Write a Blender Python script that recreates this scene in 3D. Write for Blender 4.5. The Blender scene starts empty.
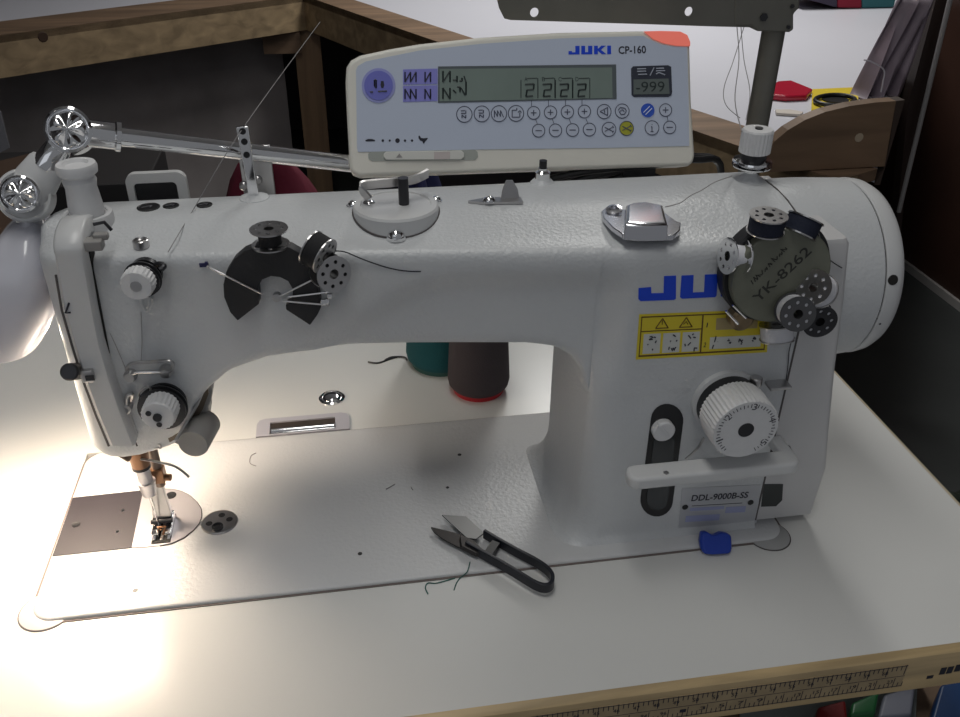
import bpy, bmesh, math, random
from mathutils import Vector as V, Matrix
random.seed(7)
PI = math.pi
col = bpy.context.scene.collection
S = 0.001                                   # everything below is written in millimetres

# ------------------------------------------------------------------ camera
F, YAW, PIT, ROL = 871.64, 0.1635, 0.5521, 0.0083
CAM = V((221.2, -425.6, 436.7))
FW = V((math.sin(YAW)*math.cos(PIT), math.cos(YAW)*math.cos(PIT), -math.sin(PIT)))
R0 = V((math.cos(YAW), -math.sin(YAW), 0)); U0 = R0.cross(FW)
RT = math.cos(ROL)*R0 + math.sin(ROL)*U0
UP = -math.sin(ROL)*R0 + math.cos(ROL)*U0
cd = bpy.data.cameras.new('camera'); cam = bpy.data.objects.new('camera', cd); col.objects.link(cam)
cd.sensor_fit = 'HORIZONTAL'; cd.sensor_width = 36; cd.lens = 36*F/960; cd.clip_start = .02; cd.clip_end = 50
m = Matrix((RT, UP, -FW)).transposed().to_4x4(); m.translation = CAM*S
cam.matrix_world = m
bpy.context.scene.camera = cam

# a point seen at a pixel, on a real plane of the place (o = point, n = normal)
def hit(px, py, o, n):
    d = FW*F + RT*(px-480) - UP*(py-358.5)
    o = V(o); n = V(n)
    return CAM + d*((o-CAM).dot(n)/d.dot(n))
def HY(px, py, y): return hit(px, py, (0, y, 0), (0, 1, 0))
def HZ(px, py, z=0): return hit(px, py, (0, 0, z), (0, 0, 1))
def HX(px, py, x): return hit(px, py, (x, 0, 0), (1, 0, 0))

# ------------------------------------------------------------------ materials
MATS = {}
def mat(name, rgb, rough=.5, metal=0, noise=0, nscale=40, bump=0, bscale=400, emit=None, estr=1, trans=0, alpha=1, coat=0, wood=None, spec=.5):
    if name in MATS: return MATS[name]
    m = bpy.data.materials.new(name); m.use_nodes = True
    nt = m.node_tree; b = nt.nodes['Principled BSDF']
    c = tuple(x for x in rgb)+(1,)
    b.inputs['Base Color'].default_value = c
    b.inputs['Roughness'].default_value = rough
    b.inputs['Metallic'].default_value = metal
    b.inputs['Specular IOR Level'].default_value = spec
    if coat: b.inputs['Coat Weight'].default_value = coat
    tc = nt.nodes.new('ShaderNodeTexCoord')
    if wood:
        mp = nt.nodes.new('ShaderNodeMapping'); mp.inputs['Scale'].default_value = wood
        nt.links.new(tc.outputs['Object'], mp.inputs['Vector'])
        n = nt.nodes.new('ShaderNodeTexNoise'); n.inputs['Scale'].default_value = 1; n.inputs['Detail'].default_value = 6; n.inputs['Distortion'].default_value = .6
        nt.links.new(mp.outputs[0], n.inputs['Vector'])
        r = nt.nodes.new('ShaderNodeValToRGB'); r.color_ramp.elements[0].position = .35; r.color_ramp.elements[1].position = .7
        r.color_ramp.elements[0].color = tuple(x*.55 for x in rgb)+(1,); r.color_ramp.elements[1].color = c
        nt.links.new(n.outputs['Fac'], r.inputs[0]); nt.links.new(r.outputs[0], b.inputs['Base Color'])
    elif noise:
        n = nt.nodes.new('ShaderNodeTexNoise'); n.inputs['Scale'].default_value = nscale; n.inputs['Detail'].default_value = 4
        nt.links.new(tc.outputs['Object'], n.inputs['Vector'])
        r = nt.nodes.new('ShaderNodeValToRGB'); r.color_ramp.elements[0].position = .3; r.color_ramp.elements[1].position = .7
        r.color_ramp.elements[0].color = tuple(x*(1-noise) for x in rgb)+(1,); r.color_ramp.elements[1].color = tuple(min(1, x*(1+noise*.3)) for x in rgb)+(1,)
        nt.links.new(n.outputs['Fac'], r.inputs[0]); nt.links.new(r.outputs[0], b.inputs['Base Color'])
    if bump:
        n2 = nt.nodes.new('ShaderNodeTexNoise'); n2.inputs['Scale'].default_value = bscale; n2.inputs['Detail'].default_value = 2
        nt.links.new(tc.outputs['Object'], n2.inputs['Vector'])
        bp = nt.nodes.new('ShaderNodeBump'); bp.inputs['Strength'].default_value = bump; bp.inputs['Distance'].default_value = .0006
        nt.links.new(n2.outputs['Fac'], bp.inputs['Height']); nt.links.new(bp.outputs[0], b.inputs['Normal'])
    if emit:
        b.inputs['Emission Color'].default_value = tuple(emit)+(1,); b.inputs['Emission Strength'].default_value = estr
    if trans: b.inputs['Transmission Weight'].default_value = trans
    if alpha < 1: b.inputs['Alpha'].default_value = alpha
    MATS[name] = m
    return m
WP = mat('wrinkle_white', (.62, .635, .65), .34, bump=.75, bscale=420, noise=.04, nscale=8)
BEDM = mat('bed_white', (.62, .625, .635), .36, bump=.55, bscale=330, noise=.05, nscale=6)
WS = mat('smooth_white', (.64, .645, .65), .32, noise=.02)
WC = mat('cover_white', (.60, .595, .60), .38, noise=.02)
WK = mat('knob_white', (.72, .72, .73), .4, noise=.03, nscale=200)
IV = mat('ivory_plastic', (.78, .76, .69), .42, noise=.03, nscale=20)
MEM = mat('membrane', (.55, .61, .74), .35, noise=.02, nscale=10)
LAM = mat('laminate', (.70, .70, .685), .22, noise=.03, nscale=5)
CH = mat('chrome', (.85, .85, .86), .09, 1)
ST = mat('steel', (.56, .55, .55), .28, 1, noise=.12, nscale=60)
BR = mat('brushed', (.62, .60, .62), .38, .8, noise=.1, nscale=30)
PLT = mat('slide_plate', (.023, .018, .024), .55, 0, noise=.06, nscale=20)
DK = mat('black_plastic', (.012, .012, .014), .4, noise=.2)
DKM = mat('dark_metal', (.05, .05, .055), .35, .6, noise=.2)
GAP = mat('dark_gap', (.012, .011, .01), .8)
SEAM = mat('seam_grey', (.10, .09, .09), .7)
BLUE = mat('logo_blue', (.006, .06, .66), .4)
INK = mat('ink', (.02, .02, .035), .5)
GREY = mat('grey_plastic', (.30, .29, .28), .45, noise=.05)
DGREY = mat('dark_grey_glass', (.05, .055, .06), .2, noise=.2)
OLIVE = mat('stand_paint', (.17, .165, .145), .5, .2, noise=.15, nscale=30)
COP = mat('copper', (.27, .15, .09), .35, .9, noise=.15, nscale=80)
MAGB = mat('magnet_black', (.016, .016, .019), .55, noise=.3, nscale=60, bump=.3, bscale=300)
NAVY = mat('navy_thread', (.008, .012, .03), .8, bump=.5, bscale=900)
BLKT = mat('black_thread', (.01, .01, .012), .8, bump=.5, bscale=900)
WHT = mat('white_thread', (.72, .72, .76), .8, bump=.4, bscale=900)
THR = mat('grey_thread', (.30, .29, .29), .8)
DTH = mat('dark_thread', (.03, .03, .04), .8)
GTH = mat('green_thread', (.04, .13, .11), .8)
YEL = mat('yellow_label', (.72, .58, .03), .45)
WOODL = mat('edge_wood', (.72, .53, .28), .4, wood=(6, 60, 60), coat=.3)
WOOD = mat('pine_wood', (.44, .32, .19), .6, wood=(3, 30, 30))
WOODD = mat('dark_pine', (.25, .16, .10), .65, wood=(4, 30, 30))
WOODP = mat('post_wood', (.30, .19, .11), .6, wood=(30, 30, 2))

# ------------------------------------------------------------------ mesh builder
BASE = {}
def frame_of(n):
    n = V(n).normalized(); a = V((0, 0, 1)) if abs(n.z) < .9 else V((1, 0, 0))
    u = a.cross(n).normalized(); return u, n.cross(u), n
class MB:
    def __init__(s): s.v = []; s.f = []
    def add(s, vs, fs):
        k = len(s.v); s.v += [V(p) for p in vs]; s.f += [[k+i for i in f] for f in fs]; return s
    def box(s, c, sz, u=None, v=None, n=None):
        u = V(u or (1, 0, 0)); v = V(v or (0, 1, 0)); n = V(n or (0, 0, 1)); c = V(c)
        P = [c+u*sz[0]*a/2+v*sz[1]*b/2+n*sz[2]*d/2 for d in (-1, 1) for b in (-1, 1) for a in (-1, 1)]
        return s.add(P, [(0, 2, 3, 1), (4, 5, 7, 6), (0, 1, 5, 4), (2, 6, 7, 3), (0, 4, 6, 2), (1, 3, 7, 5)])
    def lathe(s, o, n, prof, seg=32, closed=False, flute=0, fr=(0, 1e9)):
        u, v, n = frame_of(n); o = V(o); P = []; Fc = []
        for r, h in prof:
            for i in range(seg):
                a = 2*PI*i/seg; rr = r
                if flute and r > fr[0] and i % 2: rr = r*(1-flute)
                P.append(o+n*h+(u*math.cos(a)+v*math.sin(a))*rr)
        N = len(prof)
        for k in range(N-1):
            for i in range(seg):
                j = (i+1) % seg; Fc.append((k*seg+i, k*seg+j, (k+1)*seg+j, (k+1)*seg+i))
        if closed:
            for i in range(seg):
                j = (i+1) % seg; Fc.append(((N-1)*seg+i, (N-1)*seg+j, j, i))
        else:
            Fc.append(tuple(reversed(range(seg)))); Fc.append(tuple(range((N-1)*seg, N*seg)))
        return s.add(P, Fc)
    def cyl(s, a, b, r, seg=24, r2=None, bev=0):
        a = V(a); b = V(b); L = (b-a).length; r2 = r if r2 is None else r2
        pr = [(r, 0), (r2, L)] if not bev else [(r-bev, 0), (r, bev), (r2, L-bev), (r2-bev, L)]
        return s.lathe(a, b-a, pr, seg)
    def sphere(s, c, r, seg=20, n=(0, 0, 1), half=False, sq=1):
        k = 10; a0 = 0 if half else -PI/2
        pr = [(max(r*math.cos(a0+(PI/2-a0)*i/k), r*.01), r*sq*math.sin(a0+(PI/2-a0)*i/k)) for i in range(k+1)]
        return s.lathe(c, n, pr, seg)
    def tube(s, pts, r, seg=8, rect=None, upv=None, closed=False):
        pts = [V(p) for p in pts]; P = []; Fc = []; n = len(pts); pu = None
        for i, p in enumerate(pts):
            if closed: t = (pts[(i+1) % n]-pts[i-1]).normalized()
            else: t = (pts[min(i+1, n-1)]-pts[max(i-1, 0)]).normalized()
            if upv is not None: u = V(upv).cross(t).normalized()
            else:
                if pu is None: u = frame_of(t)[0]
                else: u = (pu-t*pu.dot(t)).normalized()
            pu = u; w = t.cross(u)
            rr = r[i] if isinstance(r, (list, tuple)) else r
            if rect:
                a, b = rect[i] if isinstance(rect, list) else rect
                P += [p+u*a/2+w*b/2, p-u*a/2+w*b/2, p-u*a/2-w*b/2, p+u*a/2-w*b/2]
            else: P += [p+(u*math.cos(2*PI*j/seg)+w*math.sin(2*PI*j/seg))*rr for j in range(seg)]
        q = 4 if rect else seg
        for k in range(n if closed else n-1):
            k2 = (k+1) % n
            for i in range(q):
                j = (i+1) % q; Fc.append((k*q+i, k*q+j, k2*q+j, k2*q+i))
        if not closed: Fc.append(tuple(reversed(range(q)))); Fc.append(tuple(range((n-1)*q, n*q)))
        return s.add(P, Fc)
    def prism(s, pts, d):                      # planar outline swept by vector d
        pts = [V(p) for p in pts]; d = V(d); n = len(pts)
        s.add(pts+[p+d for p in pts], [tuple(range(n)), tuple(reversed(range(n, 2*n)))]+[(i, (i+1) % n, n+(i+1) % n, n+i) for i in range(n)])
        return s
    def loft(s, rings, cap=True):
        q = len(rings[0]); P = [p for r in rings for p in r]; Fc = []
        for k in range(len(rings)-1):
            for i in range(q):
                j = (i+1) % q; Fc.append((k*q+i, k*q+j, (k+1)*q+j, (k+1)*q+i))
        if cap: Fc.append(tuple(reversed(range(q)))); Fc.append(tuple(range((len(rings)-1)*q, len(rings)*q)))
        return s.add(P, Fc)
    def plate(s, o, u, v, outline, holes, th):   # 2D outline with real holes, in frame (o,u,v), thickness th along u x v
        cu = bpy.data.curves.new('t', 'CURVE'); cu.dimensions = '2D'; cu.fill_mode = 'BOTH'; cu.extrude = th/2
        for poly in [outline]+holes:
            sp = cu.splines.new('POLY'); sp.points.add(len(poly)-1); sp.use_cyclic_u = True
            for i, p in enumerate(poly): sp.points[i].co = (p[0], p[1], 0, 1)
        ob = bpy.data.objects.new('t', cu); col.objects.link(ob)
        dg = bpy.context.evaluated_depsgraph_get(); me = bpy.data.meshes.new_from_object(ob.evaluated_get(dg))
        o = V(o); u = V(u).normalized(); v = V(v).normalized(); n = u.cross(v)
        s.add([o+u*p.co.x+v*p.co.y+n*(p.co.z+th/2) for p in me.vertices], [tuple(f.vertices) for f in me.polygons])
        bpy.data.objects.remove(ob); bpy.data.curves.remove(cu); bpy.data.meshes.remove(me)
        return s
    def text(s, body, bl, br, h, n, th=.12, bold=0):   # lettering from point bl to br, cap height h, facing n
        bl = V(bl); br = V(br); u = (br-bl); W = u.length; u.normalize(); n = V(n).normalized(); v = n.cross(u)
        cu = bpy.data.curves.new('t', 'FONT'); cu.body = body; cu.extrude = 0.0; cu.offset = bold; cu.resolution_u = 3
        ob = bpy.data.objects.new('t', cu); col.objects.link(ob)
        dg = bpy.context.evaluated_depsgraph_get(); me = bpy.data.meshes.new_from_object(ob.evaluated_get(dg))
        xs = [p.co.x for p in me.vertices]; ys = [p.co.y for p in me.vertices]
        x0, x1, y0, y1 = min(xs), max(xs), 0, .73
        kx = W/(x1-x0)
        ky = h/(y1-y0)
        s.add([bl+u*(p.co.x-x0)*kx+v*(p.co.y-y0)*ky+n*th for p in me.vertices], [tuple(f.vertices) for f in me.polygons])
        bpy.data.objects.remove(ob); bpy.data.curves.remove(cu); bpy.data.meshes.remove(me)
        return s
    def build(s, name, material, parent=None, base=None, bevel=0, seg=2, ang=35, sub=0, flat=False, fixn=True):
        b = V(BASE.get(parent.name if parent else None, base or (0, 0, 0)))
        me = bpy.data.meshes.new(name)
        me.from_pydata([(p-b)*S for p in s.v], [], s.f); me.validate()
        if fixn:
            bm = bmesh.new(); bm.from_mesh(me); bmesh.ops.recalc_face_normals(bm, faces=bm.faces); bm.to_mesh(me); bm.free()
        me.materials.append(material)
        o = bpy.data.objects.new(name, me); col.objects.link(o)
        if bevel:
            bv = o.modifiers.new('b', 'BEVEL'); bv.width = bevel*S; bv.segments = seg; bv.limit_method = 'ANGLE'; bv.angle_limit = math.radians(ang); bv.harden_normals = False
        if sub:
            sb = o.modifiers.new('s', 'SUBSURF'); sb.levels = sub; sb.render_levels = sub
        if not flat:
            me.shade_smooth()
            if not bevel: me.set_sharp_from_angle(angle=math.radians(ang))
            else: me.set_sharp_from_angle(angle=math.radians(179)); 
        if parent: o.parent = parent; BASE[o.name] = b
        else:
            o.location = b*S; BASE[o.name] = b
        if bevel:
            wn = o.modifiers.new('w', 'WEIGHTED_NORMAL'); wn.keep_sharp = False
        return o
def tag(o, label=None, cat=None, group=None, kind=None):
    if label: o['label'] = label
    if cat: o['category'] = cat
    if group: o['group'] = group
    if kind: o['kind'] = kind
    return o
def thing(name, label, cat, base, group=None):
    o = bpy.data.objects.new(name, None); col.objects.link(o); o.empty_display_size = .02
    o.location = V(base)*S; BASE[o.name] = V(base); return tag(o, label, cat, group)
def circ(r, n=24, c=(0, 0), a0=0, a1=2*PI):
    full = abs(a1-a0-2*PI) < 1e-6
    return [(c[0]+r*math.cos(a0+(a1-a0)*i/(n if full else n-1)), c[1]+r*math.sin(a0+(a1-a0)*i/(n if full else n-1))) for i in range(n)]
def rrect(x0, y0, x1, y1, r, k=6):
    P = []
    for cx, cy, a in ((x1-r, y1-r, 0), (x0+r, y1-r, PI/2), (x0+r, y0+r, PI), (x1-r, y0+r, 3*PI/2)):
        P += [(cx+r*math.cos(a+PI/2*i/k), cy+r*math.sin(a+PI/2*i/k)) for i in range(k+1)]
    return P
def smooth(a, b, x):
    t = max(0, min(1, (x-a)/(b-a))); return t*t*(3-2*t)
def lerp(x, pts):
    if x <= pts[0][0]: return pts[0][1]
    for (a, b), (c, d) in zip(pts, pts[1:]):
        if x <= c: return b+(d-b)*(x-a)/(c-a)
    return pts[-1][1]
def spline(pts, k=6):
    pts = [V(p) for p in pts]; n = len(pts); out = []
    for i in range(n-1):
        p0, p1, p2, p3 = pts[max(i-1, 0)], pts[i], pts[i+1], pts[min(i+2, n-1)]
        for j in range(k):
            t = j/k; out.append(.5*((2*p1)+(p2-p0)*t+(2*p0-5*p1+4*p2-p3)*t*t+(3*p1-p0-3*p2+p3)*t**3))
    return out+[pts[-1]]

# ================================================================== SETTING
FZ = -750
o = MB().box((600, 1500, FZ-10), (4200, 4600, 20)).build('floor', mat('floor_lino', (.055, .06, .06), .55, noise=.25, nscale=3)); tag(o, kind='structure')
o = MB().box((400, 3560, 450), (3200, 60, 2400)).build('wall_back', mat('back_wall', (.11, .105, .11), .8, noise=.2, nscale=2)); tag(o, kind='structure')
o = MB().box((1975, 1500, 450), (60, 4200, 2400)).build('wall_right', mat('right_wall', (.052, .024, .017), .5, noise=.35, nscale=3)); tag(o, kind='structure')
o = MB().box((1940, 1500, FZ+12), (10, 4200, 24)).build('baseboard_right', mat('base_paint', (.42, .40, .39), .5)); tag(o, kind='structure')
o = MB().box((-1250, 1500, 450), (60, 4200, 2400)).build('wall_left', mat('back_wall', (.11, .105, .11))); tag(o, kind='structure')
o = MB().box((350, 1500, 1670), (3300, 4200, 40)).build('ceiling', mat('ceiling_paint', (.55, .55, .54), .8)); tag(o, kind='structure')

# ================================================================== SEWING TABLE
TZ = -2.5
tb = thing('sewing_table', 'white laminate sewing machine table with wooden front edge', 'table', (300, 150, FZ))
X0, X1, Y0, Y1 = -560, 663, -104, 560
mb = MB()
for a, b, c, d in ((X0, -1.5, Y0, Y1), (518.5, X1, Y0, Y1), (-1.5, 518.5, Y0, -1.5), (-1.5, 518.5, 179.5, Y1)):
    mb.box(((a+b)/2, (c+d)/2, TZ-15), (b-a, d-c, 30))
mb.build('tabletop', LAM, tb, flat=True)
prof = [(-103.9, TZ), (-107, TZ-.3), (-109.5, TZ-2), (-110.5, TZ-5), (-110.5, TZ-32), (-103.9, TZ-32)]
mb = MB().loft([[V((x, y, z)) for y, z in prof] for x in (X0, X1+2.2)]); mb.build('wooden_edge', WOODL, tb)
MB().box((X1+1.1, (Y0+Y1)/2, TZ-15), (2.1, Y1-Y0, 30)).build('side_edge', mat('side_edge', (.45, .38, .27), .5), tb)
for x, y in ((-500, 0), (-500, 500), (630, 240), (630, 500)):
    MB().box((x, y, (FZ+TZ-33)/2), (45, 30, TZ-33-FZ-.5)).build('leg', DKM, tb, bevel=2)
# ruler sticker on the front edge
RY = -110.5
def FR(px, py, d=0): return HY(px, py, RY-d)
ru = thing('ruler_sticker', 'tan paper ruler with black graduations stuck along the front edge of the table', 'ruler', (400, RY-.3, -20))
TOPZ, BOTZ = -8.5, -29
rx0, rx1 = 240, FR(907, 668).x
MB().box(((rx0+rx1)/2, RY-.2, (TOPZ+BOTZ)/2), (rx1-rx0, .3, TOPZ-BOTZ)).build('tape', mat('ruler_paper', (.42, .32, .19), .5, noise=.2, nscale=60), ru)
mb = MB(); x = rx1-1; i = 0
ym = RY-.4
for z in (TOPZ-.8, BOTZ+.8, (TOPZ+BOTZ)/2): mb.box(((rx0+rx1)/2, ym, z), (rx1-rx0, .12, .45 if z != (TOPZ+BOTZ)/2 else .3))
while x > rx0:
    big = i % 4 == 0
    mb.box((x, ym, TOPZ-(4.5 if big else 2.4)), (.5, .12, 9 if big else 4.2))
    mb.box((x+1.3, ym, BOTZ+(4.5 if i % 4 == 2 else 2.4)), (.45, .12, 9 if i % 4 == 2 else 4.2)); x -= 3.1; i += 1
mb.build('graduations', INK, ru, flat=True)
mb = MB(); x = rx1-12; k = 60
while x > rx0+5:
    mb.text(str(k), (x-4.5, ym, -15.6), (x-.5, ym, -15.6), 3.4, (0, -1, 0)); mb.text(str(k*2 % 97), (x+1, ym, -24.4), (x+5, ym, -24.4), 3.2, (0, -1, 0)); x -= 12.4; k -= 1
mb.build('numerals', INK, ru, flat=True)
mb = MB()
for px, py, w, h in ((930, 677, 6, 4), (943, 671, 5.5, 9), (950, 670, 5.5, 9), (958, 668, 5.5, 9)):
    c = FR(px, py, .1); mb.box(c, (w*.72, .25, h*.72))
tag(mb.build('printed_marks', INK, base=FR(945, 672)), 'black block marks printed on the wooden table edge beside the ruler', 'marking')
# recess corners of the machine cut-out
def disc_on_table(name, c, r, label, m1):
    t = thing(name, label, 'corner cushion', (c[0], c[1], TZ))
    z0 = TZ+.05
    MB().lathe((c[0], c[1], z0), (0, 0, 1), [(r, 0), (r, .25)], 48).build('rim', SEAM, t)
    MB().lathe((c[0], c[1], z0+.2), (0, 0, 1), [(r-.9, 0), (r-.9, .5), (r-1.6, .8)], 48).build('cushion', m1, t)
CUS = mat('cushion_plastic', (.56, .52, .52), .4); CUG = mat('cushion_grey', (.40, .40, .40), .4)
disc_on_table('corner_cushion', (9, 10), 17.5, 'pale round corner cushion under the left front corner of the machine bed', CUS)
disc_on_table('corner_cushion', (505, 5.5), 16, 'grey round corner cushion under the right front corner of the machine bed', CUG)

# ================================================================== SEWING MACHINE
sm = thing('sewing_machine', 'white industrial sewing machine set into the white table', 'sewing machine', (258, 89, TZ))
# bed
mb = MB()
out = rrect(0, 0, 517, 178, 15, 8)
mb.loft([[V((x, y, -20)) for x, y in out], [V((x, y, -1.6)) for x, y in out],
         [V((x*(1-.6/258)+.6, y*(1-.6/89)+.6, -.5)) for x, y in out], [V((x*(1-1.8/258)+1.8, y*(1-1.8/89)+1.8, 0)) for x, y in out]])
mb.build('bed', BEDM, sm, ang=70)
mb = MB(); mb.plate((0, 0, TZ+.05), (1, 0, 0), (0, 1, 0), rrect(-1.6, -1.6, 518.6, 179.6, 16, 8), [rrect(.2, .2, 516.8, 177.8, 15, 8)], .5)
mb.build('bed_gasket', mat('gasket', (.17, .14, .13), .8), sm, flat=True)

# arm + head + column as one casting
def yft(x): return lerp(x, [(60, 50.5), (98, 49.5), (205, 38.5), (278, 30), (340, 22), (376, 17), (392, 15), (560, 15)])
def ztop(y, yf, yb):                          # crown of the top face
    t = (y-yf)/(yb-yf); return 226+9*smooth(0, .5, t)-4*smooth(.72, 1, t)
zbp = [(42, 80), (90, 82), (101, 86), (110, 101), (116, 118), (127, 132), (142, 145), (165, 154), (190, 157.5), (250, 158), (330, 157), (345, 154), (355, 148), (362, 137), (366.5, 120), (367, 114)]
def front_y(x, z, zb, xq):
    y = yft(x)
    s1 = smooth(215, 196, z)*smooth(0, 26, (x-(212-(z-180)*-1.6)))
    if x > 366.6:
        e = max(0, (388-x)/21); k = smooth(126, 165, z); g = (1-math.sqrt(max(0, 1-min(1, e)**2)))*(1-k)+smooth(0, 1, min(1, e))*k
        return 15+(3.6+7*smooth(215, 196, z))*g
    return y+7*s1
def ring(x, zb, wy=0, column=False):
    yf = yft(x)+wy; yb = 130-wy*.9
    R = 7 if not column else 7
    pts = []
    nF = 22
    # front face downward
    zt = 226
    if column:                                  # rounded vertical corner of the column: recede in y while x goes left
        pass
    if x > 366.6: zb = 123
    h = zt-R; lo = zb+(9 if x < 366.6 else .01)
    for i in range(nF):
        z = h+(lo-h)*i/(nF-1); y = front_y(x, z, zb, x)
        pts.append(V((x, y+wy, z)))
    y0 = pts[-1].y; rb = lo-zb
    for a in (22, 45, 67, 90): pts.append(V((x, y0+rb*(1-math.cos(math.radians(a))), zb+rb*(1-math.sin(math.radians(a))))))
    for t in (.3, .6, .85): pts.append(V((x, y0+(yb-6-y0)*t, zb)))
    for a in (0, 45, 90): pts.append(V((x, yb-6+6*math.sin(math.radians(a)), zb+6*(1-math.cos(math.radians(a))))))
    for t in (.33, .66): pts.append(V((x, yb, zb+6+(216-zb-6)*t)))
    K = 14; yfr = pts[0].y+3
    zq = lambda y: ztop(y, yfr, yb)
    for a in (0, 40, 75): pts.append(V((x, yb-14*(1-math.cos(math.radians(a))), 218+(zq(yb-10)-218)*math.sin(math.radians(a)))))
    for i in range(K):
        y = yb-14+(yfr+2-(yb-14))*i/(K-1); pts.append(V((x, y, zq(y))))
    pts.append(V((x, yfr-.6, 225.0))); pts.append(V((x, yfr-2.2, 222.6)))
    return pts
rings = []
for x, wy in ((41, 34), (41.6, 27), (43.5, 19), (47, 12), (52, 6.5), (58, 3), (66, .8), (76, 0)):
    r = ring(x, lerp(x, zbp), wy)
    if wy > 4:
        for p in r: p.z = 158+(p.z-158)*(1-.0022*wy)
    rings.append(r)
for x in list(range(84, 100, 8))+list(range(100, 146, 4))+list(range(146, 340, 10))+[340, 345, 350, 355, 359, 362, 365, 366.5, 367, 367.3, 368, 369, 370.5, 372, 375, 378, 381, 384, 387, 390, 395, 430, 470, 497.5]:
    rings.append(ring(x, lerp(x, zbp)))
mb = MB(); mb.loft(rings); mb.build('arm', WP, sm, ang=60)
# column: horizontal slices with a large rounded inner corner, flared into the bed
def col_slice(z, inset=0, dz=0):
    fl = 0
    if z < 30: fl = 18*(1-math.sqrt(max(0, 1-((30-z)/30)**2)))
    xl = 367-fl; yf = 15-max(0, 3*(1-z/5))+inset; yb = 130+fl*.3-inset; R = 21; ry = lerp(z, [(50, 21), (90, 15), (118, 10.6)])
    xl += inset
    P = []
    xr = 497.5
    for i in range(9):
        a = PI+PI/2*i/8; P.append(V((xl+R+R*math.cos(a), yf+ry+ry*math.sin(a), z)))
    P += [V((xl+R+(xr-xl-R)*t, yf, z)) for t in (.25, .5, .75, 1)]
    P += [V((xr, yf+(yb-yf)*t, z)) for t in (.25, .5, .75)]
    P += [V((xr, yb, z))]
    for i in range(7):
        a = PI/2+PI/2*i/6; P.append(V((xl+12+12*math.cos(a), yb-12+12*math.sin(a), z)))
    return P
zs = [-1, .1, .5, 1.2, 2.5, 4, 6, 9, 12, 16, 20, 25, 30, 45, 70, 90, 100, 110, 118, 123]
sl = [col_slice(z) for z in zs]
sl += [col_slice(123.02, 3), col_slice(200, 4)]
mb = MB(); mb.loft(sl)
mb.build('column', WP, sm, ang=60)
# motor cover on the right of the column
mb = MB()
def cov(z, t=0):
    xr = lerp(z, [(-5, 541), (6, 543), (46, 545), (90, 538), (130, 532), (184, 525.5), (226, 519)])
    P = [V((498.6+t, 15+t, z))]
    r = 4
    for i in range(6):
        a = -PI/2+PI/2*i/5; P.append(V((xr-r-t+r*math.cos(a), 15+r+t+r*math.sin(a), z)))
    P += [V((xr-t, 60, z)), V((xr-t, 128-t, z)), V((498.6+t, 128-t, z))]
    return P
mb.loft([cov(z) for z in (5, 9, 15, 30, 46, 70, 90, 110, 130, 155, 184, 205, 222)]+[cov(225, 1.4)])
mb.build('motor_cover', WC, sm, ang=40)
HC = (86, 171)
def wheel(prof, name, m, **k):
    mb = MB(); mb.lathe((0, HC[0], HC[1]), (1, 0, 0), [(r, x) for x, r in prof], 96); return mb.build(name, m, sm, ang=32, **k)
wheel([(498.3, 40), (498.3, 62.6), (500, 63.2), (526, 63.2), (557.5, 61.5), (558.5, 60.7), (558.5, 30)], 'barrel_housing', WP)
wheel([(498.2, 63.9), (499.4, 63.9)], 'housing_seam', SEAM)
wheel([(558, 40), (558, 59.6), (560, 59.6), (560, 40)], 'wheel_groove', GAP)
hw = wheel([(559.6, 40), (559.6, 60.5), (560.4, 61.2), (564, 61.4), (569, 60.5), (573, 58.3), (575.5, 54.5), (576.5, 50), (577, 30)], 'hand_wheel', WS)
mb = MB(); a = math.radians(-3)
for an, rr, xx in ((-18, 4.1, 574),):
    pass
wprof = [(559.6, 60.5), (560.4, 61.2), (564, 61.4), (569, 60.5), (573, 58.3), (575.5, 54.5), (576.5, 50)]
def on_wheel(px, py):                            # the visible point of the wheel surface
    best = None
    for k in range(160):
        x = 560+k*.1; p = HX(px, py, x); e = abs(math.hypot(p.y-HC[0], p.z-HC[1])-lerp(x, wprof))
        if best is None or e < best[0]: best = (e, p)
    p = best[1]; sl_ = (lerp(p.x+.5, wprof)-lerp(p.x-.5, wprof)); n = V((0, p.y-HC[0], p.z-HC[1])).normalized(); n.x = -sl_
    return p, n.normalized()
p, n = on_wheel(893, 280)
MB().lathe(p, n, [(3.4, -1), (3.4, .15)], 20).build('wheel_hole', GAP, hw)
mb = MB()
for px, py in ((873, 312), (881, 311), (878, 319), (880, 324)):
    p, n = on_wheel(px, py); mb.lathe(p, n, [(.8, -.5), (.8, .12)], 8)
mb.build('wheel_marks', INK, hw)

# seam line column/cover
MB().box((498.1, 15.4, 113), (1.1, 1.6, 216)).build('cover_seam', SEAM, sm, flat=True)
MB().tube([V((498.1, yy, ztop(yy, 18, 130)+.1)) for yy in (19, 30, 45, 60, 75, 90)], .5, 6).build('top_seam', SEAM, sm)

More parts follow.
